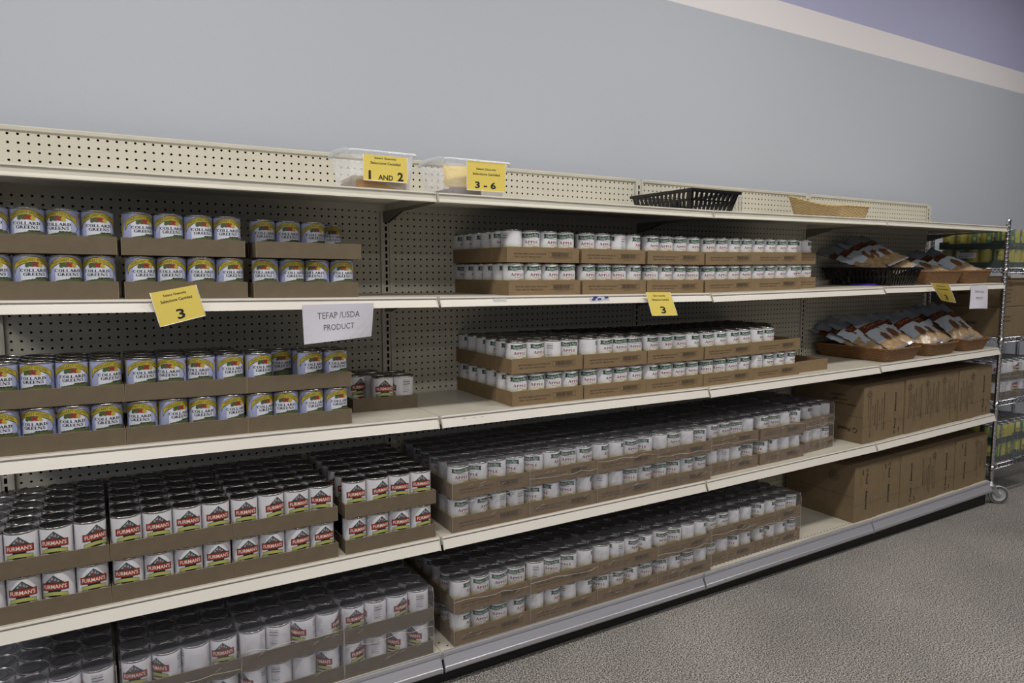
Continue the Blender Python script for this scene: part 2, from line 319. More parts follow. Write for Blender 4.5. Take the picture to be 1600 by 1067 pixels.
for b in range(4):
    x0, x1 = XB[b], XB[b+1]; L = x1-x0
    T = tag(empty('gondola_shelving', (x0, 0, 0)), BAYL[b], 'shelving', 'pegboard shelving bays')
    mb = MB(); u = lambda x: x/L*48; vz = lambda z: (z-ZH)/I
    for za, zb in ((.11, 1.835),):
        P = [(.022, D, za), (L-.022, D, za), (L-.022, D, zb), (.022, D, zb), (.022, D+.008, za), (L-.022, D+.008, za), (L-.022, D+.008, zb), (.022, D+.008, zb)]
        mb.add(P, [(0, 1, 2, 3), (5, 4, 7, 6), (0, 4, 5, 1), (3, 2, 6, 7), (0, 3, 7, 4), (1, 5, 6, 2)], 0, uvs=[(u(p[0]), vz(p[2])) for p in P])
    mb.build('pegboard_panel', [PEG], T)
    mb = MB(); mb.prism([(D-.006, 1.833), (D-.007, 1.843), (D-.004, 1.846), (D+.012, 1.846), (D+.012, 1.830), (D-.001, 1.830)], .02, L-.02); mb.build('top_rail', [CREAM], T)
    for ux in ([0, L] if b == 3 else [0]):
        mb = MB()
        mb.box(ux-.020, ux+.020, D-.004, D+.03, .0, 1.84); mb.box(ux-.022, ux-.012, D-.009, D-.003, .10, 1.84); mb.box(ux+.012, ux+.022, D-.009, D-.003, .10, 1.84)
        k = -58
        while ZH+k*I < 1.82:
            z = ZH+k*I+.5*I
            if z > .2: mb.box(ux-.004, ux+.004, D-.0045, D-.003, z-.0085, z+.0085, 1)
            k += 1
        mb.build('upright', [CREAM, SLOT], T)
    for s in (1, 2, 3, 4, 5):
        za = ZT[s][b]-DZ; sl = (ZT[s][b+1]-ZT[s][b])/L; t = .0015
        extra = -.004 if (b == 2 and s in (2, 3)) else 0
        mb = MB()
        mb.box(.001, L-.001, 0, D-.006, za-.004, za, 0, sl)
        mb.box(.001, L-.001, 0, .004, za-.028, za-.004, 0, sl); mb.box(.001, L-.001, D-.012, D-.006, za-.028, za-.004, 0, sl)
        mb.box(.001, .004, .004, D-.012, za-.026, za-.004, 0, sl); mb.box(L-.004, L-.001, .004, D-.012, za-.026, za-.004, 0, sl)
        mb.box(.06, L-.06, .17, .26, za-.016, za-.004, 0, sl); mb.box(.001, L-.001, .004, .028, za-.030, za-.026, 0, sl)
        if s == 5:
            n = int((L-.06)/I)
            for k in range(n):
                hx = .035+k*I
                mb.lathe([(0, .0003), (.0034, .0003), (.0034, 0)], 8, 1, False, Matrix.Translation((hx, .028, za+sl*hx)))
            for hx in (.018, L-.018):
                for hy in (.06, .12): mb.lathe([(0, .0004), (.004, .0004), (.004, 0)], 8, 1, False, Matrix.Translation((hx, hy, za+sl*hx)))
        sh = mb.build('base_deck' if s == 5 else 'shelf', [DECK if s > 1 else CREAM, SLOT], T)
        mb = MB(); pr = [(y-.0005, z+extra) for y, z in rail_profile(s)]
        mb.prism(pr, .0075, L-.0075, 0, sl, True)
        # move rail to shelf height
        mb.v = [(a, bb, c+za) for a, bb, c in mb.v]
        # groove strip just under the lip
        if s not in (1, 5): mb.box(.0085, L-.0085, -.0042, -.0032, za-.0105+extra, za-.0075+extra, 1, sl)
        if s == 5:
            for zz, yy in ((-.050, -.0205), (-.055, -.0208)): mb.box(.0085, L-.0085, yy, yy+.001, za+zz-.0012, za+zz, 1, sl)
        mb.build('front_rail' if s == 5 else 'price_rail', [ALU if s == 5 else (CREAM if s == 1 else RAIL), RAILG], sh)
        for xa in (.0048, L-.0078):     # end caps of the rail
            mb = MB(); mb.prism([(y-.0026, z-.0012+za+extra) for y, z in rail_profile(s)], xa, xa+.003, 0, sl)
            mb.build('rail_end_cap', [CREAM if s < 5 else ALU], sh)
        if s < 5:
            for bx, sg in ((.006, 1), (L-.009, -1)):
                mb = MB(); mb.prism([(D-.005, za-.028), (D-.005, za-.070), (D-.025, za-.070), (.30, za-.038), (.03, za-.032), (.03, za-.028)], bx, bx+.003, 0, sl)
                mb.build('bracket', [DARKMET], sh)
    mb = MB(); mb.box(.0, L, .016, .030, .0, Z(5, x0+L/2)-.032); mb.box(.0, L, .030, D, .0, .02); mb.build('kickplate', [BLACK], T)
# ------------------------------------------------------------------ cans
CR, CH = .0374, .1115
def can_body():
    r = CR; mb = MB()
    mb.lathe([(0, .002), (r-.004, .002), (r-.003, 0), (r+.0003, 0), (r+.0005, .002), (r-.0006, .004), (r-.0008, .006), (r-.0008, CH-.006), (r-.0006, CH-.004), (r+.0005, CH-.0022), (r+.0004, CH), (r-.0022, CH), (r-.003, CH-.0035)], 40, 0)
    mb.lathe([(r-.003, CH-.0035), (r-.008, CH-.0036), (r-.009, CH-.0026), (r-.010, CH-.0036), (r-.016, CH-.0036), (r-.017, CH-.0028), (r-.018, CH-.0034), (0, CH-.0034)], 40, 1)
    return mb
def wrap(layer):
    R_ = CR+.00005+.00016*layer
    return lambda u, v: (R_*math.sin(u/CR), -R_*math.cos(u/CR), v)
def sleeve(mb, m=0, n=48):
    mb.lathe([(CR, .0048), (CR, CH-.0052)], n, m, True)
def ell(mb, cu, cv, ru, rv, fn, m, n=14, rot=0):
    c, s = math.cos(rot), math.sin(rot)
    q = [(cu, cv)]+[(cu+ru*math.cos(2*math.pi*i/n)*c-rv*math.sin(2*math.pi*i/n)*s, cv+ru*math.cos(2*math.pi*i/n)*s+rv*math.sin(2*math.pi*i/n)*c) for i in range(n)]
    mb.flat(q, [(0, 1+i, 1+(i+1) % n) for i in range(n)], fn, m)
def facts(mb, u0, layer, m, w=.026, title='Nutrition Facts'):
    f = wrap(layer)
    mb.text(title, u0, .0985, w, .0035, f, m)
    for i, (v, h, fr) in enumerate([(.094, .0008, .9), (.0905, .0022, 1), (.0855, .0008, .8), (.0825, .0022, 1), (.0785, .0006, .7), (.0755, .0006, .9), (.0725, .0006, .8), (.0695, .0006, .6), (.0665, .0006, .85), (.0635, .0006, .9), (.0605, .0006, .5), (.0575, .0014, .9), (.0545, .0006, .7), (.0515, .0006, .9)]):
        mb.band(u0-w/2, u0-w/2+w*fr, v-h/2, v+h/2, 5, f, m)
def small_lines(mb, u0, layer, m, v0=.095, n=12, w=.022, step=.0034):
    f = wrap(layer); rr = random.Random(3)
    for i in range(n): mb.band(u0-w/2, u0-w/2+w*rr.uniform(.5, 1), v0-i*step-.0004, v0-i*step+.0004, 5, f, m)
def collard_label():
    mb = MB(); sleeve(mb, 0)
    top = lambda u: .1062-.0205*(u/.047)**2
    sh = lambda u: .0925 if abs(u) < .017 else .0925-.0125*min(1, (abs(u)-.017)/.013)
    mb.band(-.031, .031, .006, sh, 18, wrap(1), 1)
    for u in (-.0305, .0305): mb.band(u-.0004, u+.0004, .006, .078, 1, wrap(2), 8)
    lo = lambda u: top(u)-(.0145 if abs(u) < .039 else .0145+.010*(abs(u)-.039)/.008)
    mb.band(-.047, .047, lo, top, 26, wrap(3), 2)
    mb.band(-.0455, .0455, lambda u: lo(u)+.0014, lambda u: top(u)-.0012, 26, wrap(4), 3)
    mb.text('MARGARET HOLMES', 0, .0990, .070, .0078, wrap(5), 11, warp=lambda u: top(u)-.1062)
    for cu, m_, ru, rot in ((-.013, 5, .006, .9), (-.006, 5, .007, -.4), (0, 4, .0085, 0), (.008, 4, .006, .3), (.014, 3, .006, -.8)): ell(mb, cu, .0865-.08*abs(cu), ru*1.15, .0050, wrap(5), m_, rot=rot)
    mb.text('COLLARD', 0, .0716, .060, .0072, wrap(3), 6, shear='serif')
    mb.text('GREENS', .001, .0620, .049, .0072, wrap(3), 6, shear='serif')
    mb.band(-.028, .046, .006, lambda u: .0455+.0085*max(0, min(1, (u+.03)/.045))-.004*max(0, (u-.03)/.016)+.0009*math.sin(u*900), 22, wrap(4), 5)
    mb.band(-.020, .044, .006, lambda u: .0440+.006*max(0, min(1, (u+.02)/.045))+.0012*math.sin(u*420), 18, wrap(5), 7)
    for u in (.006, .012, .020, .027): ell(mb, u, .0535, .0030, .0016, wrap(6), 2, 8)
    mb.flat([(.036, .047), (.0375, .0465), (.052, .064), (.0505, .0645)], [(0, 1, 2, 3)], wrap(6), 2)
    mb.band(.052, .059, .088, .1015, 2, wrap(1), 9); mb.band(.053, .058, .090, .0995, 2, wrap(2), 4)
    mb.band(-.090, -.058, .054, .1025, 8, wrap(1), 9); small_lines(mb, -.074, 2, 10, .090, 9, .026, .0038); mb.text('Recipe', -.078, .0975, .016, .005, wrap(2), 4, shear=.3)
    mb.text('NET WT 27 OZ', -.074, .050, .020, .0026, wrap(1), 10)
    facts(mb, .088, 1, 10, .024)
    return mb
LB_BLUE = mat('label_periwinkle', (166, 172, 206), .45, noise=.10, nscale=40, stretch=(1, 1, 18)); LB_WHITE = mat('label_white', (214, 216, 226), .45)
LB_DK = mat('label_dark_outline', (34, 34, 30), .5); LB_YEL = mat('label_banner_yellow', (184, 166, 60), .45); LB_RED = mat('label_pepper_red', (150, 44, 36), .45)
LB_GRN = mat('label_leaf_green', (70, 88, 48), .5); LB_NAVY = mat('label_lettering_ink', (30, 32, 52), .5); LB_OLV = mat('label_field_olive', (92, 96, 62), .5)
LB_LN = mat('label_panel_line', (120, 128, 165), .5); LB_ORG = mat('label_gold', (214, 186, 70), .5); LB_BRN = mat('label_small_print', (84, 72, 50), .5)
COLL_M = [LB_BLUE, LB_WHITE, LB_DK, LB_YEL, LB_RED, LB_GRN, LB_NAVY, LB_OLV, LB_LN, LB_ORG, LB_BRN, mat('label_banner_lettering', (84, 78, 30), .5)]
def mountain_label():
    mb = MB(); sleeve(mb, 0)
    def tri(h, w, base, l, m):
        mb.band(-w, w, base, lambda u: base+h*(1-abs(u)/w), 12, wrap(l), m)
    tri(.0275, .0285, .0745, 1, 1); tri(.0245, .0255, .0755, 2, 2)
    for u, v, s in ((-.003, .0945, .004), (.004, .091, .004), (-.009, .088, .0035), (.010, .0865, .003), (0, .0875, .003)): mb.flat([(u-s, v-s), (u+s*.5, v-s*1.3), (u+s*.2, v+s)], [(0, 1, 2)], wrap(3), 3)
    ell(mb, .001, .0855, .004, .003, wrap(4), 4); ell(mb, -.012, .081, .006, .003, wrap(3), 6); ell(mb, .012, .081, .006, .003, wrap(3), 6)
    c = lambda u: .0685+.0028*math.cos(u/.031*math.pi/2)
    mb.band(-.0335, .0335, lambda u: c(u)-.0098, lambda u: c(u)+.0098, 16, wrap(5), 1)
    mb.band(-.0325, .0325, lambda u: c(u)-.0088, lambda u: c(u)+.0088, 16, wrap(6), 4)
    mb.text("FURMAN'S", 0, .0688, .056, .0108, wrap(7), 5, bold=.02, warp=lambda u: .0028*math.cos(u/.031*math.pi/2))
    y = lambda u: .0468+.0062*math.cos(u/.030*math.pi/2)
    mb.band(-.015, .015, .043, .061, 6, wrap(1), 1)
    mb.band(-.0305, .0305, lambda u: y(u)-.0055, lambda u: y(u)+.0055, 14, wrap(8), 1)
    mb.band(-.0295, .0295, lambda u: y(u)-.0045, lambda u: y(u)+.0045, 14, wrap(9), 7)
    ell(mb, 0, .026, .027, .016, wrap(2), 8, 20); ell(mb, 0, .026, .022, .012, wrap(3), 4, 20)
    for i in range(7): ell(mb, -.034+.0035*i, .040-.003*i, .004, .0018, wrap(4), 6 if i % 2 else 7, 8, .6); ell(mb, .034-.0035*i, .040-.003*i, .004, .0018, wrap(4), 6 if i % 2 else 7, 8, -.6)
    facts(mb, .072, 1, 9, .028); small_lines(mb, -.068, 1, 10, .096, 14, .024)
    return mb
MTN_M = [mat('label_offwhite', (222, 220, 224), .4), LB_DK, mat('label_mountain_slate', (74, 82, 84), .45), mat('label_snow', (160, 168, 176), .45), mat('label_brick_red', (146, 50, 44), .4), mat('label_cream_letter', (236, 214, 200), .45),
         mat('label_forest', (52, 66, 46), .5), mat('label_lime', (172, 176, 100), .45), mat('label_bowl_cream', (214, 196, 160), .5), mat('label_fact_ink', (40, 40, 44), .5), mat('label_grey_print', (130, 130, 140), .5)]
def apple_bg():
    m = mat('label_white_cream', (226, 224, 228), .38); nt = m.node_tree; b = nt.nodes['Principled BSDF']
    tc = nt.nodes.new('ShaderNodeTexCoord'); sp = nt.nodes.new('ShaderNodeSeparateXYZ'); nt.links.new(tc.outputs['Object'], sp.inputs[0])
    r = nt.nodes.new('ShaderNodeMapRange'); r.inputs[1].default_value = .044; r.inputs[2].default_value = .066; nt.links.new(sp.outputs[2], r.inputs[0])
    nt.links.new(mixcol(nt, r.outputs[0], srgb((196, 188, 140)), srgb((226, 224, 228))), b.inputs['Base Color']); return m
def apple_label(lo=False):
    mb = MB(); sleeve(mb, 0, 24 if lo else 48)
    wv = lambda u: .0018*math.sin(u/.033*math.pi)
    a = lambda u: .0862+wv(u)+(.0 if abs(u) < .030 else .0); h = lambda u: .1012+wv(u)
    mb.band(-.033, .033, a, h, 16, wrap(1), 1)
    for sgn in (-1, 1):
        mb.flat([(sgn*.033, .0855+wv(sgn*.033)), (sgn*.038, .0845), (sgn*.0355, .0925), (sgn*.038, .1005), (sgn*.033, .1005+wv(sgn*.033))], [(0, 1, 2, 3, 4)] if sgn > 0 else [(4, 3, 2, 1, 0)], wrap(1), 1)
    if not lo: mb.text("Mother's Maid", 0, .0937, .058, .0112, wrap(2), 2, shear=.35, warp=wv)
    if not lo: mb.text('UNSWEETENED', 0, .0818, .030, .0024, wrap(1), 3)
    mb.text('PPLE', .0065, .0700, .038, .0092, wrap(1), 3, shear='serif'); mb.text('A', -.0195, .0708, .0125, .0108, wrap(1), 3, shear='serif')
    mb.text('SAUCE', 0, .0607, .022, .0036, wrap(1), 5)
    mb.band(-.006, .036, .008, lambda u: .049+.008*math.sin((u+.006)/.042*math.pi)+.0008*math.sin(u*700), 14, wrap(2), 4)
    ell(mb, .020, .038, .014, .013, wrap(3), 6, 16); ell(mb, -.008, .030, .012, .012, wrap(3), 3, 16)
    if not lo: mb.text('NET WT 15 OZ (425g)', 0, .014, .034, .003, wrap(1), 5)
    facts(mb, .076, 1, 7, .024) if not lo else None
    if not lo:
        small_lines(mb, -.088, 1, 8, .093, 4, .024, .006)
        f = wrap(1)
        for (ua, va), (ub, vb) in (((-.094, .058), (-.088, .069)), ((-.088, .069), (-.082, .058)), ((-.082, .058), (-.094, .058))):
            dx, dy = ub-ua, vb-va; l = math.hypot(dx, dy); nx, ny = -dy/l*.0004, dx/l*.0004
            mb.flat([(ua-nx, va-ny), (ub-nx, vb-ny), (ub+nx, vb+ny), (ua+nx, va+ny)], [(0, 1, 2, 3)], f, 8)
    return mb
APP_M = [apple_bg(), mat('label_ribbon_green', (38, 68, 52), .45), mat('label_script_white', (206, 222, 208), .5), mat('label_apple_red', (132, 44, 44), .45), mat('label_fruit_gold', (178, 156, 96), .5), mat('label_sauce_brown', (110, 78, 50), .5), mat('label_fruit_yellow', (206, 182, 104), .5), MTN_M[9], mat('label_pale_print', (160, 160, 176), .5)]
def field_label():
    mb = MB(); sleeve(mb, 0)
    mb.band(-.045, -.012, .006, .106, 8, wrap(1), 1); mb.band(-.009, .012, .07, .102, 6, wrap(1), 2); mb.band(.016, .050, .006, .106, 8, wrap(1), 1)
    for i in range(7): mb.band(.018, .048, .03+i*.009, .033+i*.009, 6, wrap(2), 4)
    ell(mb, -.0, .045, .016, .02, wrap(2), 3, 16); ell(mb, -.03, .06, .008, .012, wrap(2), 0, 12); ell(mb, .085, .06, .014, .02, wrap(1), 3, 12)
    mb.band(.06, .075, .03, .1, 4, wrap(1), 1)
    return mb
FLD_M = [mat('label_bright_yellow', (178, 170, 64), .45), mat('label_mid_green', (62, 110, 74), .45), mat('label_pale_yellow', (196, 192, 116), .5), mat('label_ochre', (150, 120, 44), .5), mat('label_mint', (140, 176, 150), .5)]
BODY = can_body().mesh('can_body', [STEEL, LIDST])
LABELS = {'collard': collard_label().mesh('paper_label', COLL_M), 'mountain': mountain_label().mesh('paper_label', MTN_M), 'apple': apple_label().mesh('paper_label', APP_M), 'field': field_label().mesh('paper_label', FLD_M)}
CAN_NAME = {'collard': 'collard_greens_can', 'mountain': 'mountain_label_can', 'apple': 'applesauce_can', 'field': 'vegetable_can'}
def add_can(kind, M, label, group):
    o = bpy.data.objects.new(CAN_NAME[kind], BODY); COL.objects.link(o); o.matrix_world = M
    l = bpy.data.objects.new('paper_label', LABELS[kind]); COL.objects.link(l); l.parent = o
    return tag(o, label, 'can', group)
TRAYS = {}
PITCH_C = .0757
def tray_mesh(nc, nr, h, printed, grey):
    k = (nc, nr, h, printed, grey)
    if k in TRAYS: return TRAYS[k]
    Wd, Dp, t = nc*PITCH_C+.006, nr*PITCH_C+.006, .0028; mb = MB()
    mb.box(0, Wd, 0, Dp, 0, .002)
    mb.box(0, Wd, 0, t, .002, h); mb.box(0, Wd, Dp-t, Dp, .002, h); mb.box(0, t, t, Dp-t, .002, h-.0015); mb.box(Wd-t, Wd, t, Dp-t, .002, h-.0015)
    for xx in (.0, Wd): mb.box(xx-.0006, xx+.0006, -.0006, .001, 0, h, 1)       # folded corner edges
    mb.box(.001, Wd-.001, .0004, t-.0004, h, h+.0003, 1)
    mb.box(-.0008, 0, .11, .115, .004, h-.004, 1)
    if printed:
        f = lambda u, v: (u, -.0004, v)
        mb.text("MOTHER'S MAID UNSW APPLESAUCE", .095, h*.56, .135, .0055, f, 2, bold=.01)
        mb.text('USDA  BEST BY 7MAY26 07SA2', .086, h*.36, .115, .0055, f, 2, bold=.01)
        x = .187; mb.band(x-.012, x+.088, h*.34, h*.345+.0006, 1, f, 3); mb.band(x-.012, x+.088, h*.68, h*.685+.0006, 1, f, 3)
        for xx in (x-.012, x+.0872, x-.0, x+.075): mb.band(xx, xx+.0009, h*.34, h*.69, 1, f, 3)
        rr = random.Random(5); xx = x+.002
        while xx < x+.072:
            w_ = rr.choice((.001, .0018, .0026)); mb.band(xx, xx+w_, h*.40, h*.66, 1, f, 2); xx += w_+rr.choice((.0009, .0016))
        mb.text('1 00 41220 53010 4', x+.037, h*.27, .058, .0035, f, 3)
    me = mb.mesh('tray', [CARDG if grey else CARD, CARDE, INKB, INKB]); TRAYS[k] = me; return me
LAYN = ['lower', 'upper']
FOOD = {'collard': 'collard greens can', 'mountain': 'white mountain-label can', 'apple': 'applesauce can', 'field': 'yellow-green vegetable can'}
TFOOD = {'collard': 'plain brown cardboard tray under collard greens cans', 'mountain': 'plain brown cardboard tray under mountain-label cans', 'apple': 'printed cardboard tray under applesauce cans', 'field': 'dark green tray under vegetable cans'}
apple_queue = []
def stack(kind, s, x0, y0, idx, nr=6, nc=4, layers=(0, 1), rows_top=None, left=False, frame=None, spread=.25, skip=(), where=None, shift=((0, 0), (0, 0)), seed=0, base=None):
    rr = random.Random(s*1000+idx*37+seed+len(kind))
    h = {'apple': .054, 'collard': .046, 'mountain': .046, 'field': .04}[kind]
    Wd = nc*PITCH_C+.006
    F0 = frame or on_shelf(s, x0+Wd/2, y0) @ Matrix.Translation((-Wd/2, 0, 0))
    wn = where or ('stack %s from left, %s shelf' % (ORD[idx], SH[s]))
    for ly in layers:
        F = F0 @ Matrix.Translation((shift[ly][0], shift[ly][1], ly*(.1165 if kind != 'field' else .1165)))
        t = bpy.data.objects.new('cardboard_tray', tray_mesh(nc, nr, h, kind == 'apple', kind != 'apple')); COL.objects.link(t); t.matrix_world = F
        if kind == 'field': t.name = 'green_tray'; t.data = tray_green(nc, nr)
        tag(t, '%s, %s layer, %s' % (TFOOD[kind], LAYN[ly], wn), 'tray', 'can trays on the %s shelf' % SH[s] if where is None else 'can trays on the wire rack')
        rows = rows_top if (ly == 1 and rows_top) else 1
        for j in range(nr):
            for i in range(nc):
                if (ly, i, j) in skip: continue
                if j >= rows and not (left and i == 0): continue
                rot = rr.gauss(0, spread) if spread < 2 else rr.uniform(-math.pi, math.pi)
                if spread < 2 and kind == 'apple' and rr.random() < .08: rot = rr.uniform(1.2, 5)
                M = F @ Matrix.Translation((.003+(i+.5)*PITCH_C+rr.uniform(-.0002, .0002), .003+(j+.5)*PITCH_C, .0022)) @ Matrix.Rotation(rot, 4, 'Z')
                lab = '%s %s from left, %s row, %s layer, %s' % (FOOD[kind], ORD[i], ORD[j] if j else 'front', LAYN[ly], wn)
                g = '%ss on the %s shelf' % (FOOD[kind], SH[s]) if where is None else 'cans on the wire rack'
                if kind == 'apple':
                    dist = (M.translation-CAM).length*(1 if (j == 0 or (left and i == 0)) else 2.3)
                    apple_queue.append((dist, M, lab, g))
                else: add_can(kind, M, lab, g)
    return F0
def tray_green(nc, nr):
    k = ('green', nc, nr)
    if k not in TRAYS:
        Wd, Dp, t, h = nc*PITCH_C+.006, nr*PITCH_C+.006, .003, .045; mb = MB(); mb.box(0, Wd, 0, Dp, 0, .002)
        for a in ((0, Wd, 0, t), (0, Wd, Dp-t, Dp), (0, t, t, Dp-t), (Wd-t, Wd, t, Dp-t)): mb.box(*a, .002, h-.012)
        for xa, xb in ((0, .06), (Wd-.06, Wd)): mb.box(xa, xb, -.0003, t, h-.012, h)
        for ya, yb in ((0, .08), (Dp-.06, Dp)): mb.box(-.0003, t, ya, yb, h-.012, h)
        TRAYS[k] = mb.mesh('tray', [mat('dark_green_card', (44, 66, 56), .6)])
    return TRAYS[k]
def film(F0, nc, nr, layers, where, seed=0, side=True, hazy=False):
    """loose shrink film round a stack; F0 is the stack's corner frame"""
    rr = random.Random(seed); Wd, Dp = nc*PITCH_C+.006, nr*PITCH_C+.006; H = .1165*(layers-1)+CH+.004; e = .0022
    mb = MB()
    def sheet(p0, pu, pv, nu, nv, n, amp=.0018):
        P = []
        for b_ in range(nv+1):
            for a in range(nu+1):
                edge = a in (0, nu) or b_ in (0, nv)
                d = 0 if edge else rr.uniform(0, amp)
                P.append(tuple(Vector(p0)+Vector(pu)*(a/nu)+Vector(pv)*(b_/nv)+Vector(n)*d))
        mb.add(P, [(b_*(nu+1)+a, b_*(nu+1)+a+1, (b_+1)*(nu+1)+a+1, (b_+1)*(nu+1)+a) for b_ in range(nv) for a in range(nu)], 0, True)
    sheet((-e, -e, .001), (Wd+2*e, 0, 0), (0, 0, H-.010), 14, 9, (0, -1, 0))
    sheet((-e, -e, H-.009), (Wd+2*e, 0, 0), (0, .010, .009), 14, 1, (0, -1, 0), .001)
    sheet((-e, -e+.010, H), (Wd+2*e, 0, 0), (0, Dp-.010, 0), 14, 12, (0, 0, 1), .0012)
    if side:
        sheet((-e, Dp, .001), (0, -Dp-e, 0), (0, 0, H), 12, 9, (-1, 0, 0))
    # heat-shrunk creases
    for k in range(3):
        a = rr.uniform(.05, .25)*Wd; z = rr.choice((.125, .15, .17))+rr.uniform(-.02, .02)
        pts = [(a*0, -e-.001, z)]
        for q in range(1, 9): pts.append((Wd*q/8, -e-.0015-rr.uniform(0, .001), z+rr.uniform(-.006, .006)+.02*q/8*(1 if k else -.3)))
        if k < 1: mb.tube(pts, .0006, 4, 1)
    for xx in ((-e, Wd+e) if side else (Wd+e,)): mb.tube([(xx+rr.uniform(-.0008, .0008), -e-.0006, H*q/9) for q in range(9)]+[(xx, -e+.008, H)], .0005, 4, 1)
    for q in range(5): a = rr.uniform(.02, Wd-.03); z = rr.uniform(.02, .04)+rr.choice((0, .1165)); mb.tube([(a, -e-.0012, z), (a+.008, -e-.002, z+.006), (a+.020, -e-.0012, z+.004+rr.uniform(0, .008))], .0004, 4, 1)
    o = mb.build('shrink_wrap', [FILML if hazy else FILM, mat('film_crease', (205, 198, 188), .2)]); o.matrix_world = F0
    return tag(o, 'clear shrink wrap around %s' % where, 'plastic wrap', 'shrink wraps around can stacks')
# collard greens
cx0 = [-1.2165, -.893, -.566]
for i, x in enumerate(cx0):
    if i < 2: stack('collard', 2, x+.001, .035, i, nr=3, rows_top=1, spread=.18, shift=((0, 0), (-.004 if i else 0, 0)))
    else: stack('collard', 2, x+.001, .035, i, nr=3, rows_top=3, spread=.2, shift=((0, 0), (.006, -.012)), left=False, skip={(1, i_, 0) for i_ in range(4)} | {(1, 3, 1), (1, 0, 2), (1, 1, 2), (1, 2, 2)})
cx3 = [-1.2185, -.907, -.600]
for i, x in enumerate(cx3):
    sk = {(1, 1, 0)} if i == 2 else set()
    stack('collard', 3, x, .016, i, nr=3, rows_top=3 if i < 2 else 2, spread=.28, shift=((0, 0), (0, .004)), skip=sk, seed=3)
# lone tray of mountain-label cans on the middle shelf
F = on_shelf(3, -.116, .178) @ Matrix.Translation((-.1165, 0, 0))
t = bpy.data.objects.new('cardboard_tray', tray_mesh(3, 3, .046, False, True)); COL.objects.link(t); t.matrix_world = F
tag(t, 'small open cardboard tray of mountain-label cans standing alone on the middle shelf', 'tray')
for (i, j, rot, w_) in ((1, 0, -.1, 'front'), (2, 0, -1.9, 'front'), (0, 1, .3, 'second'), (1, 1, 2, 'second'), (2, 1, 3, 'second'), (0, 2, 1, 'back'), (1, 2, 0, 'back')):
    add_can('mountain', F @ Matrix.Translation((.003+(i+.5)*PITCH_C, .003+(j+.5)*PITCH_C, .0022)) @ Matrix.Rotation(rot, 4, 'Z'), 'white mountain-label can %s from left, %s row, lone small tray, middle shelf' % (ORD[i], w_), 'cans in the lone small tray')
# mountain-label cans, fourth and bottom shelves
for i, x in enumerate([-1.273, -.961, -.655, -.3215]): stack('mountain', 4, x if i else x, .010, i, rows_top=6, spread=.2)
for i, x in enumerate([-1.275, -.955, -.646, -.336]):
    F0 = stack('mountain', 5, x, .010, i, rows_top=6, spread=1.3 if i else 1.9, seed=11)
    film(F0, 4, 6, 2, 'the %s stack of mountain-label cans, bottom shelf' % ORD[i], 40+i, side=(i == 3), hazy=True)
# applesauce
for i, (x, xu) in enumerate(zip([.291, .612, .930, 1.252, 1.560], [-.008, -.006, 0, 0, 0])): stack('apple', 2, x, .036, i, left=(i == 0), spread=.22, shift=((0, 0), (xu, 0)))
stack('apple', 2, 1.885, .085, 5, nr=5, nc=2, spread=.5, shift=((0, 0), (-.004, 0)))
for i, (x, xu) in enumerate(zip([.296, .612, .924, 1.240, 1.552], [-.004, -.003, 0, .004, 0])):
    sk = {(1, i_, 0) for i_ in (2, 3)} | {(1, 3, 1)} if i == 4 else set()
    stack('apple', 3, x, .020, i, left=(i == 0), rows_top=6, spread=.25, shift=((0, 0), (xu, 0)), skip=sk, seed=5)
t = bpy.data.objects.new('cardboard_tray', tray_mesh(3, 5, .054, False, False)); COL.objects.link(t); t.matrix_world = on_shelf(3, 1.995, .045) @ Matrix.Translation((-.122, 0, 0))
tag(t, 'empty open cardboard tray at the right end of the applesauce row, middle shelf', 'tray')
for i, x in enumerate([.050, .358, .665, .972, 1.300, 1.630]):
    F0 = stack('apple', 4, x, .008 if i < 4 else .035, i, left=(i == 0), rows_top=6, spread=1.1, seed=2)
    film(F0, 4, 6, 2, 'the %s stack of applesauce cans, fourth shelf' % ORD[i], i, side=(i in (0, 4)))
Fr = on_shelf(4, 1.985, .060, .06)
F0 = stack('apple', 4, 0, 0, 6, nr=6, nc=3, left=False, rows_top=6, spread=3, frame=Fr, seed=8)
film(F0, 3, 6, 2, 'the seventh, askew stack of applesauce cans, fourth shelf', 77)
for i, x in enumerate([.052, .363, .675, .986, 1.300, 1.618]):
    F0 = stack('apple', 5, x, .006 if i < 4 else .030, i, left=(i == 0), rows_top=6, spread=1.0, seed=4)
    film(F0, 4, 6, 2, 'the %s stack of applesauce cans, bottom shelf' % ORD[i], 20+i, side=(i == 0))
apple_queue.sort(key=lambda q: q[0])
for q in apple_queue[:300]: add_can('apple', q[1], q[2], q[3])
lo = MB(); CB = [(CR, 0), (CR, CH), (CR-.003, CH), (CR-.003, CH-.0035), (0, CH-.0035)]
one = MB(); one.lathe(CB[:1]+CB[1:], 20, 7, True); la = apple_label(True)
for q in apple_queue[300:]:
    lo.add(one.v, one.f, 7, True, M=q[1]); o_ = len(lo.v); lo.v += [tuple(q[1] @ Vector(p)) for p in la.v]; lo.uv += la.uv
    lo.f += [tuple(o_+i for i in f) for f in la.f]; lo.m += la.m; lo.s += la.s
tag(lo.build('applesauce_can', APP_M[:7]+[LIDST]), 'many white applesauce cans filling the rear rows behind the front cans', 'cans', kind='stuff')
